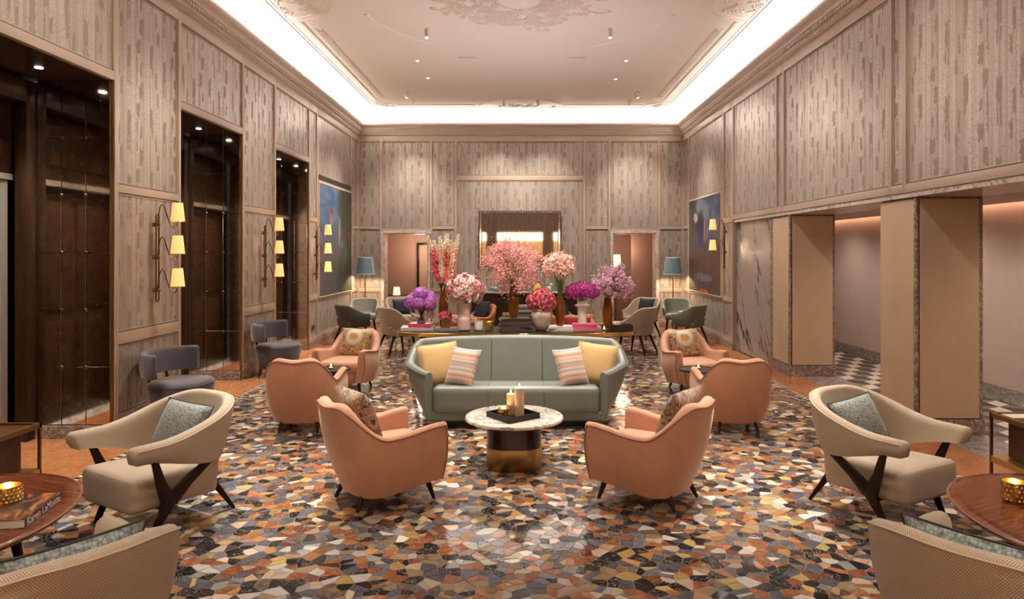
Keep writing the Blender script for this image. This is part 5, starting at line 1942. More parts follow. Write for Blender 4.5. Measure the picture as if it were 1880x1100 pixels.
# orange chairs behind the flowers
org = make_tub_chair('orange_chair', 'burnt orange velvet armchair with navy cushion, left of the low brass table', 'orange_velvet', 'orange_velvet', 'orange velvet armchairs')
org.location = (-0.98, 14.3, 0)
org.rotation_euler = (0, 0, face_dir(-0.75, -0.65))
copy_tree(org, (0.92, 14.3, 0), face_dir(0.75, -0.65), 'burnt orange velvet armchair with navy cushion, right of the low brass table')
seat_pillow(-0.98, 14.3, -0.75, -0.65, 0.08, 0.43, pillow_mesh(0.46, 0.44, 0.14, 'navy_velvet'), 'navy velvet cushion in the left orange armchair', 'navy cushions')
seat_pillow(0.92, 14.3, 0.75, -0.65, 0.08, 0.43, pillow_mesh(0.46, 0.44, 0.14, 'navy_velvet'), 'navy velvet cushion in the right orange armchair', 'navy cushions')

# ------------------------------------------------------------------ cream lounge chairs with forked wooden legs
def make_lounge_chair(label):
    t = thing('lounge_chair', label, 'armchair', (0, 0, 0), 0, 'cream woven lounge chairs')
    N = 65
    T = superpath(0.415, 0.46, 0.385, N, 2.3)
    # arms draw together a little towards their tips
    B = superpath(0.385, 0.44, 0.29, N, 2.2)
    zt, zb, tt, tb = [], [], [], []
    for i, (x, y) in enumerate(T):
        k = 1 - smooth01(0.12, 0.86, abs(2 * i / (N - 1) - 1))
        zt.append(lerp(0.645, 0.825, k))
        zb.append(lerp(0.525, 0.425, smooth01(-0.46, 0.12, y)))
        tt.append(lerp(0.095, 0.075, k))
        tb.append(lerp(0.085, 0.085, k))
    mb = MB()
    band(mb, T, B, zt, zb, tt, tb, 0.012, 0.035, mo=9, arc=5)
    mb.build('arm_back_shell', 'cream', t, ang=65)
    pts = []
    for i, (x, y) in enumerate(T):
        a, b = T[max(0, i - 1)], T[min(N - 1, i + 1)]
        d = Vector((b[0] - a[0], b[1] - a[1], 0)).normalized()
        n_ = Vector((-d.y, d.x, 0))
        pts.append(Vector((x, y, zt[i] - tt[i] * 0.28)) - n_ * 0.001)
    MB().tube(pts, 0.005, 6).build('piping', 'cream_pipe', t)
    # seat block: deep front, sides drawn in to the back
    def tp(p):
        k = (p.y + 0.40) / 0.74
        under = 1 if p.z < 0 else 0
        return (p.x * (1 - 0.16 * max(0, k)) * (1 - 0.05 * under), p.y, p.z - 0.03 * max(0, k) + 0.0 * under)
    MB().rbox((0, -0.115, 0.305), (0.62, 0.66, 0.235), 0.045, 10, 0.022, tp).build('seat', 'cream', t, ang=60)
    # lower back that joins seat and shell
    def tp2(p):
        return (p.x * (1 - 0.12 * (0.5 - p.z / 0.30)), p.y + 0.07 * (p.z / 0.30), p.z)
    MB().rbox((0, 0.165, 0.335), (0.50, 0.15, 0.29), 0.06, 8, 0, tp2).build('lower_back', 'cream', t, ang=60)
    for sx in (-1, 1):
        # the fork: foot, stem, branch to the arm, branch to the shell
        m = MB()
        def limb(ps, ws, th=0.028):
            rings = []
            for i, p in enumerate(ps):
                p = Vector(p)
                d = (Vector(ps[min(i + 1, len(ps) - 1)]) - Vector(ps[max(i - 1, 0)])).normalized()
                n_ = d.cross(Vector((sx, 0, 0))).normalized()
                o_ = Vector((1, 0, 0))
                w_ = ws[i]
                rings.append([p + n_ * w_ * a + o_ * th * b / 2 for a, b in ((-1, -.6), (-.75, -1), (.75, -1), (1, -.6), (1, .6), (.75, 1), (-.75, 1), (-1, .6))])
            m.loft(rings)
        xo = 0.335 * sx
        limb([(0.315 * sx, -0.335, 0.0), (0.33 * sx, -0.27, 0.12), (xo, -0.215, 0.215), (xo, -0.205, 0.275)], [0.016, 0.027, 0.044, 0.055])
        limb([(xo, -0.215, 0.235), (0.35 * sx, -0.275, 0.36), (0.375 * sx, -0.325, 0.50), (0.38 * sx, -0.34, 0.545)], [0.050, 0.032, 0.022, 0.022])
        limb([(xo, -0.195, 0.235), (0.342 * sx, -0.08, 0.335), (0.345 * sx, 0.06, 0.425), (0.345 * sx, 0.10, 0.46)], [0.050, 0.036, 0.024, 0.022])
        m.build('forked_leg', 'dark_wood', t, ang=50)
        tapered_leg(MB(), (sx * 0.20, 0.20, 0.22), (sx * 0.245, 0.335, 0.0), 0.026, 0.012).build('leg', 'dark_wood', t)
    MB().box(-0.31, 0.31, -0.235, -0.195, 0.165, 0.20, 0.006).build('cross_rail', 'dark_wood', t, smooth=False)
    return t

lc = make_lounge_chair('cream woven lounge chair with a blue cushion, by the nearest left fabric pier')
def lounge(x, y, fx, fy, label, first=False):
    if first:
        lc.location = (x, y, 0)
        lc.rotation_euler = (0, 0, face_dir(fx, fy))
        return lc
    return copy_tree(lc, (x, y, 0), face_dir(fx, fy), label)
LCH = [(-2.48, 4.86, -0.52, -0.85), (2.53, 5.02, 0.50, -0.87), (-1.76, 2.60, -0.80, 0.60), (1.80, 2.66, 0.80, 0.60)]
lounge(*LCH[0], None, True)
lounge(*LCH[1], 'cream woven lounge chair with a blue cushion, by the pier on the right')
lounge(*LCH[2], 'cream woven lounge chair seen from behind in the bottom left corner')
lounge(*LCH[3], 'cream woven lounge chair seen from behind in the bottom right corner')
BG = 'grey blue woven cushions'
for (x, y, fx, fy), lab, rl, tn, sd in zip(LCH, (
        'grey blue woven cushion in the cream chair near the left fabric pier', 'grey blue woven cushion in the cream chair near the right pier',
        'grey blue woven cushion showing over the chair back at bottom left', 'grey blue woven cushion showing over the chair back at bottom right'), (6, -10, 0, 0), (16, -14, 0, 0), (0.0, 0.0, 0.0, 0.0)):
    far = y > 4
    w_, h_ = (0.40, 0.38) if far else (0.50, 0.41)
    seat_pillow(x, y, fx, fy, 0.0 if far else 0.06, 0.43 if far else 0.425, pillow_mesh(w_, h_, 0.15, 'blue_weave', 'blue_pipe'), lab, BG, 0.44 if far else 0.30, sd, R(rl), R(tn))

# ------------------------------------------------------------------ rosewood tables in the corners
def make_rosewood_table(label):
    t = thing('rosewood_table', label, 'table', (0, 0, 0), 0, 'rosewood coffee tables')
    N = 90
    def out(a):
        r = 0.79 * (1 + 0.035 * math.cos(3 * (a - PI / 2)))
        return (r * math.cos(a), r * math.sin(a))
    O = [out(2 * PI * i / N) for i in range(N)]
    def sc(k, z):
        return [(x * k, y * k, z) for x, y in O]
    MB().loft([sc(0.02, 0.405), sc(0.93, 0.405), sc(0.97, 0.411), sc(0.995, 0.428), sc(1.0, 0.4385), sc(0.993, 0.4395), sc(0.985, 0.4425)], True, True).build('table_edge', 'rose_edge', t, ang=50)
    MB().loft([sc(0.985, 0.4425), sc(0.98, 0.446), sc(0.9, 0.446), sc(0.02, 0.446)], True, True).build('table_top', 'rose_wood', t, ang=50)
    for k in range(3):
        a = R(90 + 120 * k)
        d = Vector((math.cos(a), math.sin(a), 0))
        tapered_leg(MB(), d * 0.50 + Vector((0, 0, 0.405)), d * 0.58, 0.040, 0.024, 12).build('leg', 'leg_wood', t)
    return t
tb1 = make_rosewood_table('rosewood coffee table with a book and gold votive, left edge')
tb1.location = (-3.23, 3.62, 0)
tb1.rotation_euler = (0, 0, R(-20))
copy_tree(tb1, (3.14, 3.62, 0), R(24), 'rosewood coffee table with one gold votive, right edge')

# book with lettered spine on the left table
def book(name, w_, d_, h, cover, loc, rz, label, group=None, cat='book', spine=None):
    """lying book: spine along the -Y long edge, w_ wide, d_ deep"""
    t = thing(name, label, cat, loc, rz, group)
    mb = MB()
    e = min(0.0035, h * 0.16)
    mb.box(-w_ / 2, w_ / 2, -d_ / 2, d_ / 2, 0, e)
    mb.box(-w_ / 2, w_ / 2, -d_ / 2, d_ / 2, h - e, h)
    mb.box(-w_ / 2, w_ / 2, -d_ / 2, -d_ / 2 + e, e, h - e)
    mb.build('book_cover', cover, t, smooth=False)
    MB().box(-w_ / 2 + 0.004, w_ / 2 - 0.004, -d_ / 2 + e, d_ / 2 - 0.005, e, h - e).build('book_pages', 'paper', t, smooth=False)
    return t

def lettering(txt, parent, loc, rot, size, mname, extr=0.0004, align='CENTER'):
    cu = bpy.data.curves.new('lettering', 'FONT')
    cu.body = txt
    cu.size = size
    cu.extrude = extr
    cu.align_x = align
    cu.align_y = 'CENTER'
    cu.resolution_u = 3
    cu.materials.append(M[mname])
    tmp = bpy.data.objects.new('spine_lettering', cu)
    me = bpy.data.meshes.new_from_object(tmp)
    bpy.data.objects.remove(tmp)
    o = bpy.data.objects.new('spine_lettering', me)
    COL.objects.link(o)
    o.parent = parent
    o.location = loc
    o.rotation_euler = rot
    return o

# spine runs from the near left corner to the right, away from the camera
bk = book('art_book', 0.40, 0.30, 0.048, 'art_cover', (-2.72, 3.69, 0.4462), R(101), 'thick dark art book with white spine lettering on the left rosewood table')
lettering('Karen LaMonte', bk, (0.0, -0.1506, 0.0245), (R(90), 0, 0), 0.058, 'print_white')
gold_votive(-2.80, 3.76, 0.4945, 0.066, 0.09, 'pierced gold votive cup standing on the lettered art book', e=0.9)
gold_votive(2.77, 3.90, 0.4465, 0.060, 0.115, 'tall pierced gold votive cup on the right rosewood table', e=0.9)

# low cabinets with brass frames at the left and right edges
def make_cabinet(label, flip):
    t = thing('brass_cabinet', label, 'cabinet', (0, 0, 0), 0, 'brass framed cabinets')
    s = flip
    L, D, H = 0.62, 0.50, 0.60      # L along y, D along x (away from the room's middle)
    def bx(mb, x0, x1, y0, y1, z0, z1, bev=0.0):
        mb.box(min(x0 * s, x1 * s), max(x0 * s, x1 * s), y0, y1, z0, z1, bev)
    for (x, y) in ((0, 0), (D, 0), (0, -L), (D, -L)):
        m = MB()
        bx(m, x - 0.009, x + 0.009, y - 0.009, y + 0.009, 0, H)
        m.build('frame_post', 'old_brass', t, smooth=False)
    m = MB()
    for y in (0, -L):
        bx(m, -0.009, D + 0.009, y - 0.009, y + 0.009, H - 0.035, H)
    for x in (0, D):
        bx(m, x - 0.009, x + 0.009, -L, 0, H - 0.035, H)
    m.build('top_rail', 'old_brass', t, smooth=False)
    m = MB()
    bx(m, 0.009, D - 0.009, -L + 0.009, -0.009, H - 0.03, H - 0.015)
    m.build('cabinet_top', 'cabinet_wood', t, smooth=False)
    m = MB()
    bx(m, 0.09, D - 0.03, -L + 0.05, -0.06, 0.27, H - 0.032, 0.006)
    m.build('cabinet_body', 'cabinet_wood', t, smooth=False)
    m = MB()
    bx(m, -0.009, D + 0.009, -L - 0.009, 0.009, 0.215, 0.265, 0.004)
    m.build('shelf', 'brass', t, smooth=False)
    return t
c1 = make_cabinet('low wooden cabinet in a brass frame at the left edge', -1)
c1.location = (-3.55, 5.08, 0)
c2 = make_cabinet('low wooden cabinet in a brass frame at the right edge', 1)
c2.location = (3.67, 5.42, 0)
o = MB().box(-0.09, 0.09, -0.07, 0.07, 0, 0.008, 0.002).build('notepad', 'paper', loc=(3.82, 5.33, 0.601 - 0.016), smooth=False)
tag(o, 'thin white notepad on the right brass framed cabinet', 'notepad')

# ------------------------------------------------------------------ small dark side tables with tealights
def make_side_table(label, loc, r=0.19):
    t = thing('side_table', label, 'table', loc, 0, 'small dark side tables')
    MB().lathe([(0.01, 0.485), (r - 0.004, 0.485), (r, 0.489), (r, 0.502), (r - 0.003, 0.504), (r - 0.008, 0.497), (0.01, 0.497)], 40).build('table_top', 'dark_metal', t)
    MB().tube([(0, 0, 0.02), (0, 0, 0.486)], 0.016, 12).build('pedestal', 'dark_metal', t)
    MB().lathe([(0.13, 0), (0.13, 0.012), (0.02, 0.022)], 28).build('foot_plate', 'dark_metal', t)
    return t
def glass_tealight(x, y, z, label, group='glass tealights'):
    o = MB().lathe([(0.026, 0), (0.030, 0.004), (0.032, 0.05), (0.030, 0.05), (0.027, 0.006), (0.003, 0.006)], 20).build('tealight_glass', 'clear_glass', loc=(x, y, z))
    tag(o, label, 'candle', group)
    MB().lathe([(0.024, 0.007), (0.024, 0.026), (0.002, 0.026)], 14).build('wax', 'wax', o)
    MB().lathe([(0.001, 0.028), (0.007, 0.036), (0.006, 0.048), (0.001, 0.066)], 10).build('flame', 'flame', o)
    light('POINT', 'tealight_glow', (x, y, z + 0.07), 0.3, (1.0, 0.6, 0.25), shadow_soft_size=0.01)
    return o
make_side_table('small round dark side table between the two left peach chairs', (-2.20, 8.05, 0))
make_side_table('small round dark side table between the two right peach chairs', (2.03, 8.02, 0), 0.22)
glass_tealight(-2.22, 8.0, 0.4975, 'lit tealight in clear glass on the left dark side table')
glass_tealight(2.03, 8.0, 0.4975, 'lit tealight in clear glass on the right dark side table')

# ------------------------------------------------------------------ grey velvet slipper chairs by the left piers
def make_slipper(label):
    t = thing('slipper_chair', label, 'chair', (0, 0, 0), 0, 'grey velvet slipper chairs')
    def rr(k, z, y0=0.0):
        out = []
        for i in range(40):
            a = 2 * PI * i / 40
            c, s = math.cos(a), math.sin(a)
            e = 2 / 2.7
            out.append((0.34 * k * math.copysign(abs(c) ** e, c), 0.33 * k * math.copysign(abs(s) ** e, s) + y0, z))
        return out
    MB().loft([rr(0.84, 0.13), rr(0.87, 0.14), rr(0.95, 0.25), rr(1.0, 0.36), rr(1.0, 0.40), rr(0.985, 0.425), rr(0.93, 0.445), rr(0.6, 0.455), rr(0.05, 0.456)]).build('seat', 'grey_velvet', t, ang=60)
    MB().tube([p for p in rr(1.002, 0.41)] + [rr(1.002, 0.41)[0]], 0.005, 5).build('piping', 'grey_velvet', t)
    # curved padded back floating behind the seat
    N = 33
    T = [(0.46 * math.cos(lerp(R(8), R(172), i / (N - 1))), 0.40 * math.sin(lerp(R(8), R(172), i / (N - 1))) + 0.03) for i in range(N)]
    B = [(x * 0.96, y * 0.94) for x, y in T]
    mb = MB()
    band(mb, T, B, 0.735, 0.50, 0.075, 0.075, 0.012, 0.035, mo=7)
    mb.build('backrest', 'grey_velvet', t, ang=60)
    for a in (62, 118):
        x, y = 0.40 * math.cos(R(a)), 0.345 * math.sin(R(a)) + 0.03
        MB().tube([(x * 0.80, y * 0.80, 0.36), (x, y, 0.56)], [0.020, 0.016], 8).build('back_support', 'leg_wood', t)
    MB().sphere((0, 0.352, 0.64), 0.011, 8, 6).build('tuft_button', 'grey_velvet', t)
    for sx in (-1, 1):
        for sy in (-1, 1):
            tapered_leg(MB(), (sx * 0.21, sy * 0.20, 0.14), (sx * 0.245, sy * 0.235, 0), 0.022, 0.012).build('leg', 'leg_wood', t)
    return t
sl = make_slipper('grey velvet slipper chair against the nearest left fabric pier')
sl.scale = (0.9, 0.9, 1.1)
sl.location = (-3.66, 7.42, 0)
sl.rotation_euler = (0, 0, face_dir(1, -0.12))
copy_tree(sl, (-3.66, 10.38, 0), face_dir(1, -0.1), 'grey velvet slipper chair against the second left pier, farther away')

# ------------------------------------------------------------------ dining-height chairs at the back
def make_shell_chair(name, label, mname, group, legm='dark_wood', wd=0.33, high=0.80, arm=0.64, zb=0.42, gap=True, cat='chair', buttons=False):
    t = thing(name, label, cat, (0, 0, 0), 0, group)
    N = 49
    T = superpath(wd, 0.24, 0.31, N, 2.4)
    B = superpath(wd * 0.86, 0.24, 0.20, N, 2.2)
    zt = [lerp(arm, high, smooth01(-0.22, 0.27, y) ** 1.15) for x, y in T]
    zbl = [lerp(zb + 0.02, zb, smooth01(-0.2, 0.1, y)) for x, y in T]
    mb = MB()
    band(mb, T, B, zt, zbl, 0.055, 0.06, 0.014, 0.026)
    mb.build('shell_back', mname, t, ang=60)
    def tp(p):
        k = (p.y + 0.27) / 0.5
        return (p.x * (1 - 0.12 * max(0, k)), p.y, p.z)
    MB().rbox((0, -0.06, 0.405), (wd * 1.66, 0.50, 0.12), 0.035, 8, 0.018, tp).build('seat', mname, t, ang=60)
    def tp2(p):
        return (p.x * (1 - 0.10 * (0.5 - p.z / 0.2)), p.y + 0.07 * p.z / 0.2, p.z)
    MB().rbox((0, 0.155, 0.42), (wd * 1.35, 0.10, 0.18), 0.04, 8, 0, tp2).build('lower_back', mname, t, ang=60)
    if buttons:
        mb = MB()
        for i in range(5):
            for j in range(2):
                a = R(50 + 20 * i + 10 * j)
                mb.sphere(((wd - 0.065) * math.cos(a), 0.235 * math.sin(a) + 0.005, 0.60 + 0.09 * j), 0.010, 6, 4)
        mb.build('tuft_buttons', mname, t)
    for sx in (-1, 1):
        tapered_leg(MB(), (sx * wd * 0.62, -0.20, 0.36), (sx * wd * 0.76, -0.27, 0), 0.028, 0.014).build('leg', legm, t)
        tapered_leg(MB(), (sx * wd * 0.52, 0.13, 0.36), (sx * wd * 0.70, 0.27, 0), 0.028, 0.014).build('leg', legm, t)
    return t

CG = 'pale taupe armchairs round the console'
sc1 = make_shell_chair('dining_armchair', 'pale taupe armchair seen from behind at the left end of the console', 'taupe_fabric', CG, 'dark_wood', 0.39, 0.86, 0.60, 0.40)
sc1.location = (-2.33, 12.75, 0)
sc1.rotation_euler = (0, 0, face_dir(0.80, 0.55))
for (x, y, fx, fy, lab) in ((2.12, 12.75, -0.80, 0.55, 'pale taupe armchair seen from behind at the right end of the console'),
                            (-2.66, 15.35, 0.55, -0.85, 'pale taupe armchair facing the camera in front of the left doorway'),
                            (2.62, 15.1, -0.75, -0.65, 'pale taupe armchair with navy cushion in front of the right doorway')):
    copy_tree(sc1, (x, y, 0), face_dir(fx, fy), lab)
seat_pillow(-2.66, 15.35, 0.55, -0.85, 0.02, 0.47, pillow_mesh(0.40, 0.36, 0.12, 'navy_velvet'), 'navy cushion in the taupe armchair by the left doorway', 'navy cushions')
seat_pillow(2.62, 15.1, -0.75, -0.65, 0.02, 0.47, pillow_mesh(0.42, 0.40, 0.12, 'navy_velvet'), 'navy cushion in the taupe armchair by the right doorway', 'navy cushions')

GG = 'green velvet chairs in the back corners'
for (x, y, fx, fy, lab, mn, btn) in (
        (-3.50, 14.1, 0.75, 0.65, 'dark green velvet chair with slim legs below the left painting', 'dark_green_velvet', False),
        (-3.60, 15.75, 0.15, -1.0, 'grey green buttoned chair in front of the left floor lamp', 'grey_green_velvet', True),
        (3.42, 14.1, -0.75, 0.65, 'sage green velvet chair with slim legs below the right painting', 'green_velvet', False),
        (3.50, 15.75, -0.15, -1.0, 'sage green buttoned chair in front of the right floor lamp', 'green_velvet', True)):
    g = make_shell_chair('green_chair', lab, mn, GG, 'leg_wood', 0.34, 0.80, 0.62, 0.40, buttons=btn)
    g.location = (x, y, 0)
    g.rotation_euler = (0, 0, face_dir(fx, fy))
for (x, y, lab) in ((-3.74, 14.95, 'small round bronze table between the two chairs in the left back corner'), (3.56, 14.95, 'small round bronze table between the two chairs in the right back corner')):
    t = thing('corner_table', lab, 'table', (x, y, 0), 0, 'small bronze corner tables')
    MB().lathe([(0.01, 0.565), (0.205, 0.565), (0.21, 0.57), (0.21, 0.582), (0.01, 0.584)], 36).build('table_top', 'old_brass', t)
    MB().tube([(0, 0, 0.02), (0, 0, 0.566)], 0.014, 10).build('pedestal', 'bronze', t)
    MB().lathe([(0.14, 0), (0.14, 0.012), (0.02, 0.022)], 28).build('foot_plate', 'bronze', t)

# low brass table with books between the orange chairs
t = thing('low_brass_table', 'low square brass table with stacked books behind the flowers', 'table', (-0.06, 14.2, 0))
MB().box(-0.36, 0.36, -0.30, 0.30, 0.575, 0.60, 0.004).build('table_top', 'brass', t, smooth=False)
for sx in (-1, 1):
    for sy in (-1, 1):
        MB().box(sx * 0.33 - .02, sx * 0.33 + .02, sy * 0.27 - .02, sy * 0.27 + .02, 0, 0.576, 0.003).build('leg', 'brass', t, smooth=False)
z = 0.601
for i, (c, h, lab) in enumerate((('cover_green', 0.05, 'dull green book at the bottom of the stack on the brass table'), ('cover_white', 0.04, 'white book in the stack on the brass table, under the blue one'),
                                 ('cover_blue', 0.045, 'blue book in the stack on the brass table'), ('cover_white', 0.04, 'white book on top of the stack on the brass table'))):
    book('table_book', 0.44 - 0.02 * i, 0.32 - 0.02 * i, h, c, (0.0, 14.15, z), R(3 * i), lab, 'books on the low brass table')
    z += h + 0.0005

# back console under the mirror with glass birds and pots
t = thing('back_console', 'dark wooden console with pale marble top under the mirror', 'console', (0.03, 16.78, 0))
MB().box(-1.32, 1.32, -0.22, 0.24, 0.875, 0.905, 0.004).build('console_top', 'white_marble', t, smooth=False)
MB().box(-1.27, 1.27, -0.19, 0.22, 0.06, 0.875, 0.006).build('console_body', 'casing_wood', t, smooth=False)
for i in range(4):
    MB().box(-1.24 + 0.62 * i, -1.24 + 0.62 * i + 0.59, -0.205, -0.19, 0.10, 0.84, 0.006).build('console_door', 'casing_wood', t, smooth=False)
MB().box(-1.2, 1.2, -0.15, 0.2, 0, 0.06).build('console_plinth', 'black_lacquer', t, smooth=False)

def figurine(x, y, z, kind, label):
    t = thing('glass_bird', label, 'figurine', (x, y, z), 0, 'glass birds on the back console')
    if kind == 'green':
        MB().loft([[(0.015 + 0.03 * math.sin(PI * s) * math.cos(a) - 0.20 * s + 0.03, 0.05 * math.sin(PI * s + 0.2) * math.sin(a) + 0, 0.02 + 0.40 * s ** 0.8 + 0.09 * math.sin(PI * s) * math.cos(a + 0.9)) for a in [2 * PI * k / 12 for k in range(12)]] for s in [i / 10 for i in range(11)]]).build('bird_body', 'glaze_green', t)
        MB().sphere((0.10, 0, 0.055), 0.055, 12, 8).build('bird_base', 'glaze_red', t)
    elif kind == 'yellow':
        MB().lathe([(0.10, 0), (0.105, 0.05), (0.08, 0.14), (0.04, 0.20), (0.02, 0.22)], 20).build('bird_body', 'glaze_yellow', t)
        MB().sphere((0, 0, 0.25), 0.045, 12, 8).tube([(0.03, -0.02, 0.25), (0.08, -0.03, 0.24)], [0.014, 0.003], 6).build('bird_head', 'glaze_black', t)
    elif kind == 'dots':
        m = MB().sphere((0, 0, 0.07), 0.07, 14, 10).sphere((0.05, 0, 0.155), 0.05, 12, 8)
        m.build('bird_body', 'white_glaze', t)
        m = MB()
        for k in range(10):
            a, b = k * 2.4, -0.8 + 0.17 * k
            m.sphere((0.068 * math.cos(a) * math.cos(b), 0.068 * math.sin(a) * math.cos(b), 0.07 + 0.068 * math.sin(b)), 0.016, 8, 5)
            m.sphere((0.05 + 0.048 * math.cos(a) * math.cos(b), 0.048 * math.sin(a) * math.cos(b), 0.155 + 0.048 * math.sin(b)), 0.012, 8, 5)
        m.build('bird_spots', 'glaze_black', t)
    else:
        MB().sphere((0, 0, 0.06), 0.06, 14, 8, (1.6, 0.9, 1)).sphere((0.10, 0, 0.12), 0.035, 10, 8).tube([(-0.08, 0, 0.08), (-0.18, 0, 0.16)], [0.03, 0.006], 8).build('bird_body', 'glaze_teal', t)
figurine(0.35, 16.70, 0.906, 'yellow', 'yellow glass bird with dark head on the back console')
figurine(0.63, 16.70, 0.906, 'dots', 'black and white spotted glass bird on the back console')
figurine(0.93, 16.72, 0.906, 'green', 'tall green curving glass bird with red base on the back console')
figurine(-0.66, 16.70, 0.906, 'teal', 'pale teal glass bird on the back console behind the big pink bouquet')

# ------------------------------------------------------------------ long brass-edged console behind the sofa
CX, CY, CZ = -0.11, 9.55, 0.79
t = thing('console_table', 'long rounded console with brass rim behind the green sofa', 'table', (CX, CY, 0))
def cout(k, z):
    out = []
    for i in range(96):
        a = 2 * PI * i / 96
        c, s = math.cos(a), math.sin(a)
        out.append((1.63 * k * math.copysign(abs(c) ** 0.62, c), (0.44 - 1.63 * (1 - k)) * math.copysign(abs(s) ** 0.75, s), z))
    return out
MB().loft([cout(0.97, CZ - 0.065), cout(1.0, CZ - 0.058), cout(1.0, CZ - 0.012), cout(0.996, CZ - 0.008)]).build('brass_rim', 'brass', t, ang=50)
MB().loft([cout(0.992, CZ - 0.012), cout(0.992, CZ - 0.0005), cout(0.985, CZ)]).build('table_top', 'black_lacquer', t, ang=50)
for sx in (-1, 1):
    for sy in (-1, 1):
        tapered_leg(MB(), (sx * 1.22, sy * 0.22, CZ - 0.06), (sx * 1.36, sy * 0.30, 0), 0.045, 0.022, 12).build('leg', 'dark_wood', t)
MB().box(-1.24, 1.24, -0.03, 0.03, CZ - 0.15, CZ - 0.06, 0.006).build('under_rail', 'dark_wood', t, smooth=False)

BKG = 'books on the long console'
def tbl_books(x, y, specs, z=CZ + 0.0005):
    for (w_, d_, h, c, rz, dx, lab) in specs:
        book('console_book', w_, d_, h, c, (x + dx, y, z), R(rz), lab, BKG)
        z += h + 0.0006
    return z
z1 = tbl_books(-1.45, 9.55, [(0.44, 0.32, 0.040, 'cover_white', 4, 0, 'large white book under the pink one at the console left end')])
zh = tbl_books(-1.40, 9.52, [(0.30, 0.22, 0.050, 'cover_pink', -8, 0, 'bright pink book under the purple hydrangeas')], z1)
zq = tbl_books(-1.02, 9.50, [(0.36, 0.27, 0.032, 'cover_grey', 3, 0, 'flat grey book under the small amber cube vase')])
zs = tbl_books(-0.11, 9.50, [
    (0.43, 0.34, 0.052, 'cover_brown', 6, 0.02, 'thick dark brown book at the bottom of the tallest console stack'),
    (0.44, 0.33, 0.030, 'cover_brown', -3, 0.0, 'dark brown book second from the bottom in the tallest console stack'),
    (0.43, 0.32, 0.045, 'cover_brown', 4, 0.02, 'dark brown book third from the bottom in the tallest console stack'),
    (0.42, 0.31, 0.036, 'cover_black', 8, 0.0, 'thin black book at the top of the tallest console stack, under an amber vase')])
zw = tbl_books(0.52, 9.52, [(0.38, 0.28, 0.028, 'cover_white', -4, 0, 'lower white magazine right of the round blush vase'), (0.36, 0.27, 0.024, 'cover_white', 5, 0.0, 'upper white magazine under the right centre amber vase')])
zp = tbl_books(0.87, 9.50, [(0.38, 0.27, 0.050, 'cover_rose', 2, 0, 'lower rose red book under the white collared vase'), (0.34, 0.25, 0.034, 'cover_pink', -6, -0.02, 'upper pink book under the white collared vase')])
tbl_books(1.02, 9.80, [(0.30, 0.13, 0.030, 'cover_black', 3, 0, 'lower small black book behind the black tray'), (0.29, 0.12, 0.028, 'cover_grey', -2, 0, 'upper small dark grey book behind the black tray')])
for o_, txt, sz in ((None, '', 0),):
    pass


def vase(name, label, prof, m, loc, group='flower vases on the console', n=28, fn=None, wall=0.006):
    """thrown vase with an inner wall"""
    inner = [(max(0.004, r - wall), z) for r, z in reversed(prof)]
    inner[-1] = (0.004, prof[0][1] + wall)
    o = MB().lathe([(0.004, prof[0][1])] + prof + inner, n, (0, 0, 0), True, fn).build(name, m, loc=loc, ang=50)
    tag(o, label, 'vase', group)
    return o

amber = [(0.045, 0.0), (0.052, 0.02), (0.066, 0.12), (0.072, 0.20), (0.070, 0.28), (0.058, 0.36), (0.046, 0.43), (0.044, 0.44)]
flute = lambda a: 1 + 0.03 * math.cos(14 * a)
V = {}
vase('amber_vase', 'tall amber glass vase holding the snapdragon spikes', [(r * 0.92, z * 1.2) for r, z in amber], 'amber_glass', (-1.125, 9.80, CZ + .0005), fn=flute, n=56)
vase('amber_vase', 'tall amber glass vase on the book stack holding the big pink cloud', amber, 'amber_glass', (-0.127, 9.50, zs), fn=flute, n=56)
vase('amber_vase', 'slim amber glass vase on white magazines holding pink lilies', [(r * 0.92, z * 0.92) for r, z in amber], 'amber_glass', (0.51, 9.52, zw), fn=flute, n=56)
vase('amber_vase', 'amber glass vase by the black tray holding lilac sprays', [(r, z * 0.98) for r, z in amber], 'amber_glass', (1.18, 9.62, CZ + .0005), fn=flute, n=56)
vase('glass_bowl', 'clear footed glass bowl on the pink book', [(0.07, 0.0), (0.055, 0.012), (0.075, 0.03), (0.125, 0.08), (0.152, 0.14), (0.156, 0.185)], 'clear_glass', (-1.40, 9.52, zh))
o = MB().box(-0.06, 0.06, -0.06, 0.06, 0, 0.008).box(-0.06, -0.052, -0.06, 0.06, 0.008, 0.125).box(0.052, 0.06, -0.06, 0.06, 0.008, 0.125).box(-0.052, 0.052, -0.06, -0.052, 0.008, 0.125).box(-0.052, 0.052, 0.052, 0.06, 0.008, 0.125).build('cube_vase', 'old_brass', loc=(-1.06, 9.48, zq), rot=(0, 0, R(10)), smooth=False)
tag(o, 'small amber cube vase with one pink flower head', 'vase', 'flower vases on the console')
o = vase('blush_vase', 'blush pink cylinder vase with a flange, holding daisies', [(0.06, 0.0), (0.085, 0.012), (0.094, 0.06), (0.090, 0.14), (0.092, 0.155), (0.085, 0.17), (0.080, 0.20), (0.078, 0.37)], 'pink_glass', (-0.80, 9.42, CZ + .0005))
for s_ in (-1, 1):
    MB().tube([(s_ * 0.080, 0, 0.165), (s_ * 0.12, 0, 0.158), (s_ * 0.152, 0, 0.148), (s_ * 0.156, 0, 0.128), (s_ * 0.12, 0, 0.122), (s_ * 0.088, 0, 0.12)], [0.022, 0.021, 0.02, 0.019, 0.018, 0.018], 10).build('handle', 'pink_glass', o)
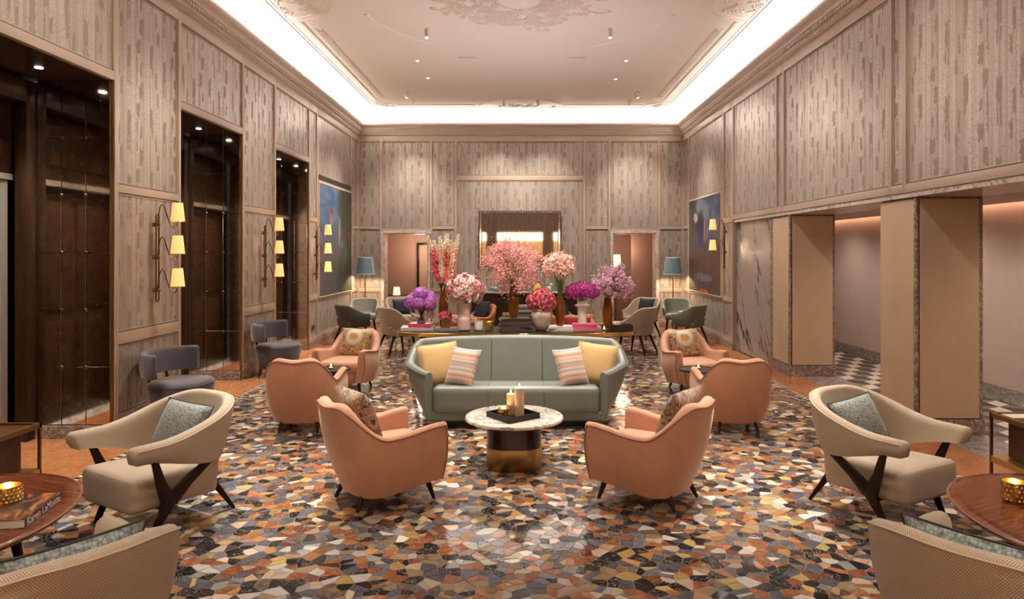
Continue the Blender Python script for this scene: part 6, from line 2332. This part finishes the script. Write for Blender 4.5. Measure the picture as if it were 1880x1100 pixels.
vase('round_vase', 'mottled blush ceramic vase with rounded shoulders, holding pink roses', [(0.075, 0.0), (0.085, 0.01), (0.115, 0.09), (0.142, 0.18), (0.146, 0.225), (0.130, 0.265), (0.098, 0.285), (0.094, 0.295)], 'blush_ceramic', (0.255, 9.44, CZ + .0005))
vase('collared_vase', 'white glazed vase with a wide collar, holding magenta flowers', [(0.058, 0.0), (0.060, 0.01), (0.058, 0.20), (0.066, 0.225), (0.108, 0.245), (0.112, 0.255), (0.075, 0.268), (0.060, 0.285), (0.062, 0.31)], 'white_glaze', (0.815, 9.50, zp))
o = MB().lathe([(0.05, 0), (0.056, 0.006), (0.062, 0.03), (0.062, 0.13), (0.057, 0.13), (0.056, 0.012), (0.003, 0.010)], 24).build('candle_pot', 'white_glaze', loc=(-0.60, 9.40, CZ + .0005))
tag(o, 'small white lidded candle pot right of the blush vase', 'pot')
MB().lathe([(0.064, 0.131), (0.064, 0.137), (0.006, 0.140)], 24).tube([(-0.018, 0, 0.138), (-0.016, 0, 0.158), (0, 0, 0.168), (0.016, 0, 0.158), (0.018, 0, 0.138)], 0.004, 6).build('lid', 'brass', o)
gold_votive(-0.456, 9.38, CZ + .0005, 0.052, 0.125, 'lit gold votive cup on the long console', e=0.5)
o = MB().box(-0.155, 0.155, -0.09, 0.09, 0, 0.012).box(-0.155, 0.155, -0.09, -0.078, 0.012, 0.085).box(-0.155, 0.155, 0.078, 0.09, 0.012, 0.085).box(-0.155, -0.143, -0.078, 0.078, 0.012, 0.085).box(0.143, 0.155, -0.078, 0.078, 0.012, 0.085).build('black_tray', 'black_lacquer', loc=(1.33, 9.42, CZ + .0005), smooth=False)
tag(o, 'deep black rectangular tray at the right end of the long console', 'tray')
o = MB().lathe([(0.05, 0), (0.052, 0.004), (0.052, 0.105), (0.048, 0.11), (0.003, 0.104)], 24).build('short_candle', 'wax', loc=(1.28, 9.43, CZ + .013))
tag(o, 'short white candle standing in the deep black tray', 'candle')
glass_tealight(1.10, 9.36, CZ + .0005, 'lit tealight in clear glass left of the deep black tray')
glass_tealight(0.09, 9.34, CZ + .0005 + 0.0, 'lit tealight in clear glass left of the round blush vase') if False else None

# ------------------------------------------------------------------ flowers
def flower_mesh(name, petals, mats, eye=None, r=0.03):
    """petals: list of layers (count, length, width, tilt degrees, start offset, material index); bloom faces +Z"""
    mb = MB()
    for (n, L, wd, tilt, off, mi) in petals:
        for i in range(n):
            a = 2 * PI * (i + off) / n
            d = Vector((math.cos(a), math.sin(a), 0))
            p = Vector((-d.y, d.x, 0))
            tl = R(tilt)
            up = Vector((0, 0, 1))
            e = d * math.cos(tl) + up * math.sin(tl)
            nn = up * math.cos(tl) - d * math.sin(tl)
            b = d * (r * 0.10)
            v = [mb.bm.verts.new(q) for q in (b - p * wd * 0.18, b + p * wd * 0.18, b + e * L * 0.6 + p * wd * 0.5 + nn * L * 0.02, b + e * L + nn * (-L * 0.10), b + e * L * 0.6 - p * wd * 0.5 + nn * L * 0.02, b + e * L * 0.55 - nn * L * 0.08)]
            for f in ((0, 1, 5), (1, 2, 5), (2, 3, 5), (3, 4, 5), (4, 0, 5)):
                mb.face([v[k] for k in f], None, mi)
    if eye is not None:
        n0 = len(mb.bm.faces)
        mb.sphere((0, 0, r * 0.06), r * 0.28, 8, 4, (1, 1, 0.6))
        mb.bm.faces.ensure_lookup_table()
        for f in mb.bm.faces[n0:]:
            f.material_index = eye
    me = bpy.data.meshes.new(name)
    mb.bm.normal_update()
    mb.bm.to_mesh(me)
    mb.bm.free()
    for m in mats:
        me.materials.append(M[m])
    me.polygons.foreach_set('use_smooth', [True] * len(me.polygons))
    return me


def dome_points(n, rx, ry, rz, zmin=-0.45, seed=1, jit=0.08):
    """points spread over an ellipsoid above zmin (fraction of rz)"""
    rng = random.Random(seed)
    out = []
    ga = PI * (3 - math.sqrt(5))
    for i in range(n):
        z = 1 - (1 - zmin) * (i + 0.5) / n
        rr = math.sqrt(max(0, 1 - z * z))
        a = ga * i
        k = 1 + rng.uniform(-jit, jit)
        out.append((Vector((rx * rr * math.cos(a) * k, ry * rr * math.sin(a) * k, rz * z * k)), Vector((rr * math.cos(a) / rx, rr * math.sin(a) / ry, z / rz)).normalized()))
    return out


def quat_to(nrm, spin):
    return (nrm.to_track_quat('Z', 'Y') @ Matrix.Rotation(spin, 3, 'Z').to_quaternion()).to_euler()


def bouquet(name, label, base, centre, meshes, n, rad, zmin, seed, stems=14, leaves=30, part='flower_head', neck=0.03, size=(0.85, 1.15), jit=0.08):
    """heads spread over a dome, each a part; stems and leaves below"""
    rng = random.Random(seed)
    t = thing(name, label, 'flowers', base, 0, 'bouquets on the console')
    c = Vector(centre) - Vector(base)
    for p, nm in dome_points(n, rad[0], rad[1], rad[2], zmin, seed, jit):
        me = rng.choice(meshes)
        o = link_mesh(part, me, t, c + p)
        o.rotation_euler = quat_to((nm + Vector((rng.uniform(-.3, .3), rng.uniform(-.3, .3), rng.uniform(-.2, .3)))).normalized(), rng.uniform(0, 6.28))
        s = rng.uniform(*size)
        o.scale = (s, s, s)
    mb = MB()
    for p, nm in dome_points(stems, rad[0] * 0.8, rad[1] * 0.8, rad[2] * 0.8, zmin, seed + 1):
        a = rng.uniform(0, 6.28)
        b = Vector((neck * math.cos(a), neck * math.sin(a), 0.0))
        q = c + p
        mid = b.lerp(q, 0.45) + Vector((0, 0, 0.02))
        mid.x = b.x + (q.x - b.x) * 0.25
        mid.y = b.y + (q.y - b.y) * 0.25
        mb.tube([b - Vector((b.x * .6, b.y * .6, 0.08)), b, mid, q], 0.0035, 5)
    o = mb.build('stems', 'stem', t)
    tag(o, kind='stuff')
    if leaves:
        mb = MB()
        for i in range(leaves):
            a = rng.uniform(0, 6.28)
            rr = rng.uniform(0.3, 0.95)
            p = c + Vector((rad[0] * rr * math.cos(a), rad[1] * rr * math.sin(a), rad[2] * rng.uniform(zmin - 0.25, zmin + 0.5)))
            d = Vector((math.cos(a), math.sin(a), rng.uniform(-.5, .6))).normalized()
            s = d.cross(Vector((0, 0, 1))).normalized()
            L = rng.uniform(.04, .08)
            v = [mb.bm.verts.new(q) for q in (p, p + d * L * .5 + s * L * .2, p + d * L, p + d * L * .5 - s * L * .2, p + d * L * .5 - Vector((0, 0, L * .1)))]
            for f in ((0, 1, 4), (1, 2, 4), (2, 3, 4), (3, 0, 4)):
                mb.face([v[k] for k in f])
        o = mb.build('leaves', 'leaf', t, recalc=False)
        tag(o, kind='stuff')
    return t

# hydrangeas: each head a ball of four-petalled florets
def hydrangea(name, m1, m2, r, n, seed):
    rng = random.Random(seed)
    mb = MB()
    for p, nm in dome_points(n, r, r, r, -0.95, seed, 0.13):
        q = nm.to_track_quat('Z', 'Y')
        sp = rng.uniform(0, 1.57)
        fl = r * rng.uniform(0.12, 0.18)
        mi = 0 if rng.random() < 0.55 else 1
        for k in range(4):
            a = sp + k * PI / 2
            d = q @ Vector((math.cos(a), math.sin(a), 0.15))
            s = q @ Vector((-math.sin(a), math.cos(a), 0))
            v = [mb.bm.verts.new(x) for x in (p, p + d * fl * .6 + s * fl * .5, p + d * fl, p + d * fl * .6 - s * fl * .5)]
            mb.face(v, None, mi)
    mb.sphere((0, 0, 0), r * 0.86, 12, 8)
    me = bpy.data.meshes.new(name)
    mb.bm.to_mesh(me)
    mb.bm.free()
    me.materials.append(M[m1])
    me.materials.append(M[m2])
    return me
hyd = [hydrangea('hydrangea_head', 'purple', 'violet_pink', 0.105, 280, 3), hydrangea('hydrangea_head', 'violet_pink', 'purple', 0.105, 280, 4)]
hb = Vector((-1.40, 9.52, zh + 0.19))
t = thing('hydrangea_bouquet', 'purple hydrangea heads in the clear glass bowl', 'flowers', hb, 0, 'bouquets on the console')
for i, (x, y, z, s, k) in enumerate(((-0.115, -0.03, 0.10, 1.0, 0), (0.10, -0.05, 0.085, 1.05, 1), (0.0, -0.06, 0.20, 1.0, 0), (0.03, 0.10, 0.12, 1.0, 1), (-0.09, 0.09, 0.14, 0.9, 0), (0.12, 0.03, 0.16, 0.8, 1), (-0.01, -0.11, 0.09, 0.85, 1))):
    link_mesh('flower_head', hyd[k], t, (x, y, z), (0.3 * i, 0.5 * i, i), (s, s, s))
mb = MB()
for i in range(9):
    a = 2 * PI * i / 9
    mb.tube([(0.05 * math.cos(a + 2.6), 0.05 * math.sin(a + 2.6), -0.17), (0.02 * math.cos(a), 0.02 * math.sin(a), -0.06), (0.07 * math.cos(a), 0.07 * math.sin(a), 0.06)], 0.005, 6)
tag(mb.build('stems', 'stem', t), kind='stuff')

# daisies, roses, magenta pompoms, lilies
daisy = [flower_mesh('daisy_head', [(13, 0.040, 0.016, 12, 0, 0), (11, 0.028, 0.013, 35, 0.4, 1)], ['pale_pink', 'rose_light', 'flower_eye'], 2, 0.034),
         flower_mesh('daisy_head', [(12, 0.042, 0.017, 5, 0, 0), (10, 0.026, 0.013, 30, 0.4, 0)], ['blush_petal', 'rose_light', 'flower_eye'], 2, 0.034)]
bouquet('daisy_bouquet', 'dome of pale pink daisies with dark eyes in the blush vase', (-0.80, 9.42, CZ + 0.36), (-0.80, 9.42, 1.345), daisy, 160, (0.255, 0.215, 0.20), -0.75, 11, 22, 70, neck=0.05, jit=0.16)
rose = [flower_mesh('rose_head', [(7, 0.052, 0.05, 8, 0, 1), (6, 0.046, 0.046, 35, 0.5, 0), (5, 0.04, 0.036, 58, 0.2, 0), (4, 0.032, 0.026, 75, 0.6, 1)], ['rose', 'rose_light'], None, 0.045),
        flower_mesh('rose_head', [(7, 0.050, 0.05, 14, 0, 0), (6, 0.044, 0.046, 40, 0.5, 1), (5, 0.038, 0.036, 62, 0.2, 1), (4, 0.03, 0.026, 78, 0.6, 0)], ['rose', 'rose_light'], None, 0.045)]
bouquet('rose_bouquet', 'tight dome of bright pink roses in the round blush vase', (0.255, 9.44, CZ + 0.285), (0.25, 9.44, 1.175), rose, 46, (0.175, 0.155, 0.155), -0.55, 12, 12, 20, neck=0.05)
link_o = thing('pink_carnation', 'single pink carnation head in the small amber cube vase', 'flowers', (-1.06, 9.48, zq + 0.10), R(20), 'bouquets on the console')
for p, nm in dome_points(14, 0.075, 0.075, 0.065, -0.2, 5):
    o = link_mesh('flower_head', rose[0], link_o, p + Vector((0, 0, 0.045)), quat_to(nm, p.x * 40), (0.75, 0.75, 0.75))
pom = [flower_mesh('pompom_head', [(10, 0.030, 0.012, 5, 0, 0), (9, 0.028, 0.012, 35, 0.5, 0), (7, 0.024, 0.010, 65, 0.2, 0)], ['magenta'], None, 0.03)]
bouquet('magenta_bouquet', 'dome of deep magenta flowers in the white collared vase', (0.815, 9.50, zp + 0.29), (0.82, 9.50, 1.30), pom, 110, (0.215, 0.18, 0.135), -0.5, 13, 26, 50, neck=0.03, jit=0.15)
lily = [flower_mesh('lily_head', [(6, 0.062, 0.028, 38, 0, 0), (5, 0.042, 0.014, 68, 0.3, 1)], ['peach_petal', 'blush_petal'], None, 0.04),
        flower_mesh('lily_head', [(6, 0.060, 0.026, 30, 0, 1), (5, 0.040, 0.014, 62, 0.3, 0)], ['peach_petal', 'blush_petal'], None, 0.04)]
bouquet('lily_bouquet', 'loose head of pale peach pink lilies on long stems in the slim amber vase', (0.51, 9.52, zw + 0.39), (0.50, 9.52, 1.66), lily, 92, (0.20, 0.17, 0.165), -0.6, 14, 22, 10, neck=0.025, jit=0.22)

# snapdragons: spikes with florets, cream at the tip and pink below
def spike_mesh(L, seed, pinkness):
    rng = random.Random(seed)
    mb = MB()
    mb.tube([(0, 0, 0), (0.004, 0, L * 0.5), (0, 0, L)], [0.005, 0.004, 0.002], 5)
    for f in mb.bm.faces:
        f.material_index = 2
    N = 74
    for i in range(N):
        s = 0.30 + 0.70 * i / N
        a = i * 2.4 + rng.uniform(-.5, .5)
        r = (0.048 * (1.05 - s) + 0.016) * rng.uniform(0.8, 1.25)
        z = L * s
        d = Vector((math.cos(a), math.sin(a), 0.25))
        sd = Vector((-math.sin(a), math.cos(a), 0))
        p = Vector((0, 0, z))
        mi = 0 if s < pinkness + rng.uniform(-.1, .1) else 1
        w_ = r * 0.55
        v = [mb.bm.verts.new(q) for q in (p, p + d * r * .7 + sd * w_, p + d * r * 1.25 + Vector((0, 0, r * .35)), p + d * r * .7 - sd * w_, p + d * r * 0.9 - Vector((0, 0, r * .55)))]
        for f in ((0, 1, 2), (0, 2, 3), (0, 4, 1), (0, 3, 4), (1, 4, 2), (2, 4, 3)):
            mb.face([v[k] for k in f], None, mi)
    for i in range(16):
        s = 0.05 + 0.3 * i / 16
        a = i * 2.4
        d = Vector((math.cos(a), math.sin(a), 0.7)).normalized()
        sd = Vector((-math.sin(a), math.cos(a), 0))
        p = Vector((0, 0, L * s))
        v = [mb.bm.verts.new(q) for q in (p, p + d * .03 + sd * .005, p + d * .06, p + d * .03 - sd * .005)]
        mb.face(v, None, 2)
    me = bpy.data.meshes.new('flower_spike')
    mb.bm.normal_update()
    mb.bm.to_mesh(me)
    mb.bm.free()
    for m in ('snap_pink', 'snap_cream', 'leaf'):
        me.materials.append(M[m])
    return me
t = thing('snapdragon_bouquet', 'tall pink and cream snapdragon spikes in the left amber vase', 'flowers', (-1.125, 9.80, CZ + 0.45), 0, 'bouquets on the console')
spk = [spike_mesh(0.82, 1, 0.74), spike_mesh(0.76, 2, 0.66), spike_mesh(0.70, 3, 0.86), spike_mesh(0.62, 4, 0.45)]
rng = random.Random(9)
for i, (x, y, hx, k, s) in enumerate(((-0.02, 0, -0.20, 0, 1.03), (0.0, 0.01, -0.04, 1, 1.08), (0.02, 0, 0.06, 0, 1.05), (0.02, 0.02, 0.19, 0, 1.06), (-0.02, 0.01, -0.13, 2, 1.1), (0.01, -0.02, 0.10, 2, 1.1),
                                      (0.0, -0.02, -0.09, 2, 1.0), (0.02, 0.0, 0.20, 3, 0.95), (-0.02, 0.0, -0.20, 2, 0.9), (0.0, 0.0, 0.02, 2, 1.05), (0.0, -0.02, -0.05, 3, 0.85), (0.01, -0.02, 0.13, 2, 0.9), (-0.01, 0.02, -0.16, 1, 0.98), (0.01, 0.02, 0.03, 0, 1.0), (0.0, 0.02, 0.15, 1, 1.0), (0.0, -0.01, -0.02, 3, 1.05))):
    tip = Vector((hx * 1.05 - x, rng.uniform(-.14, .10), 0.80)).normalized()
    o = link_mesh('flower_spike', spk[k], t, (x, y, 0.03), quat_to(tip, i * 1.1), (s, s, s))

# airy clouds of tiny blossoms on fine twigs
def cloud(name, label, base, centre, rad, n, m1, m2, seed, size=0.011, zmin=-0.8, lobes=None):
    rng = random.Random(seed)
    t = thing(name, label, 'flowers', base, 0, 'bouquets on the console')
    c = Vector(centre) - Vector(base)
    b1, tw = MB(), MB()
    # sprays: clusters of blossoms, thicker towards the outside
    pts, cl = [], []
    while len(cl) < (lobes or 90):
        v = Vector((rng.uniform(-1, 1), rng.uniform(-1, 1), rng.uniform(zmin, 1)))
        L = v.length
        if L > 1 or rng.random() > 0.15 + 0.85 * L * L:
            continue
        cl.append((v * rng.uniform(0.86, 1.06), rng.uniform(0.07, 0.17)))
    for i in range(n):
        v, sg = cl[i % len(cl)]
        v = v + Vector((rng.gauss(0, sg), rng.gauss(0, sg), rng.gauss(0, sg)))
        pts.append(c + Vector((v.x * rad[0], v.y * rad[1], v.z * rad[2])))
    for i, p in enumerate(pts):
        q = Vector((rng.uniform(-1, 1), rng.uniform(-1, 1), rng.uniform(-1, 1))).normalized()
        a = q.orthogonal().normalized()
        b = q.cross(a)
        s = size * rng.uniform(.6, 1.25)
        mi = 0 if rng.random() < 0.55 else 1
        pv = b1.bm.verts.new(p - q * s * 0.4)
        for k in range(4):
            al = k * PI / 2
            d = a * math.cos(al) + b * math.sin(al)
            e = a * math.cos(al + .75) + b * math.sin(al + .75)
            f_ = a * math.cos(al - .75) + b * math.sin(al - .75)
            b1.face([pv, b1.bm.verts.new(p + f_ * s * .7), b1.bm.verts.new(p + d * s * 1.2 + q * s * .3), b1.bm.verts.new(p + e * s * .7)], None, mi)
    for i in range(0, n, max(1, n // 190)):
        p = pts[i]
        st = Vector((rng.uniform(-.02, .02), rng.uniform(-.02, .02), 0.0))
        mid = st.lerp(p, 0.55) + Vector((0, 0, 0.05))
        mid.x *= 0.85
        mid.y *= 0.85
        tw.tube([st - Vector((0, 0, .1)), st, mid, p], [0.0022, 0.0022, 0.0016, 0.0008], 4)
        for k in range(3):
            q = p + Vector((rng.uniform(-.04, .04), rng.uniform(-.04, .04), rng.uniform(0, .05)))
            tw.tube([mid.lerp(p, .7), q], [0.0011, 0.0007], 3)
    o = b1.build('blossoms', [m1, m2], t, smooth=False, recalc=False)
    tag(o, kind='stuff')
    o = tw.build('twigs', 'twig', t)
    tag(o, kind='stuff')
    return t
cloud('blossom_cloud', 'big round cloud of tiny dusty pink blossoms in the centre amber vase', (-0.127, 9.50, zs + 0.42), (-0.14, 9.50, 1.665), (0.41, 0.34, 0.37), 6400, 'dusty_pink', 'dusty_light', 21, 0.0105, -0.95)
cloud('blossom_cloud', 'loose spray of tiny lilac pink blossoms in the amber vase by the tray', (1.18, 9.62, CZ + 0.41), (1.26, 9.62, 1.43), (0.29, 0.24, 0.26), 2800, 'lilac', 'lilac_light', 22, 0.0120, -0.75, 34)
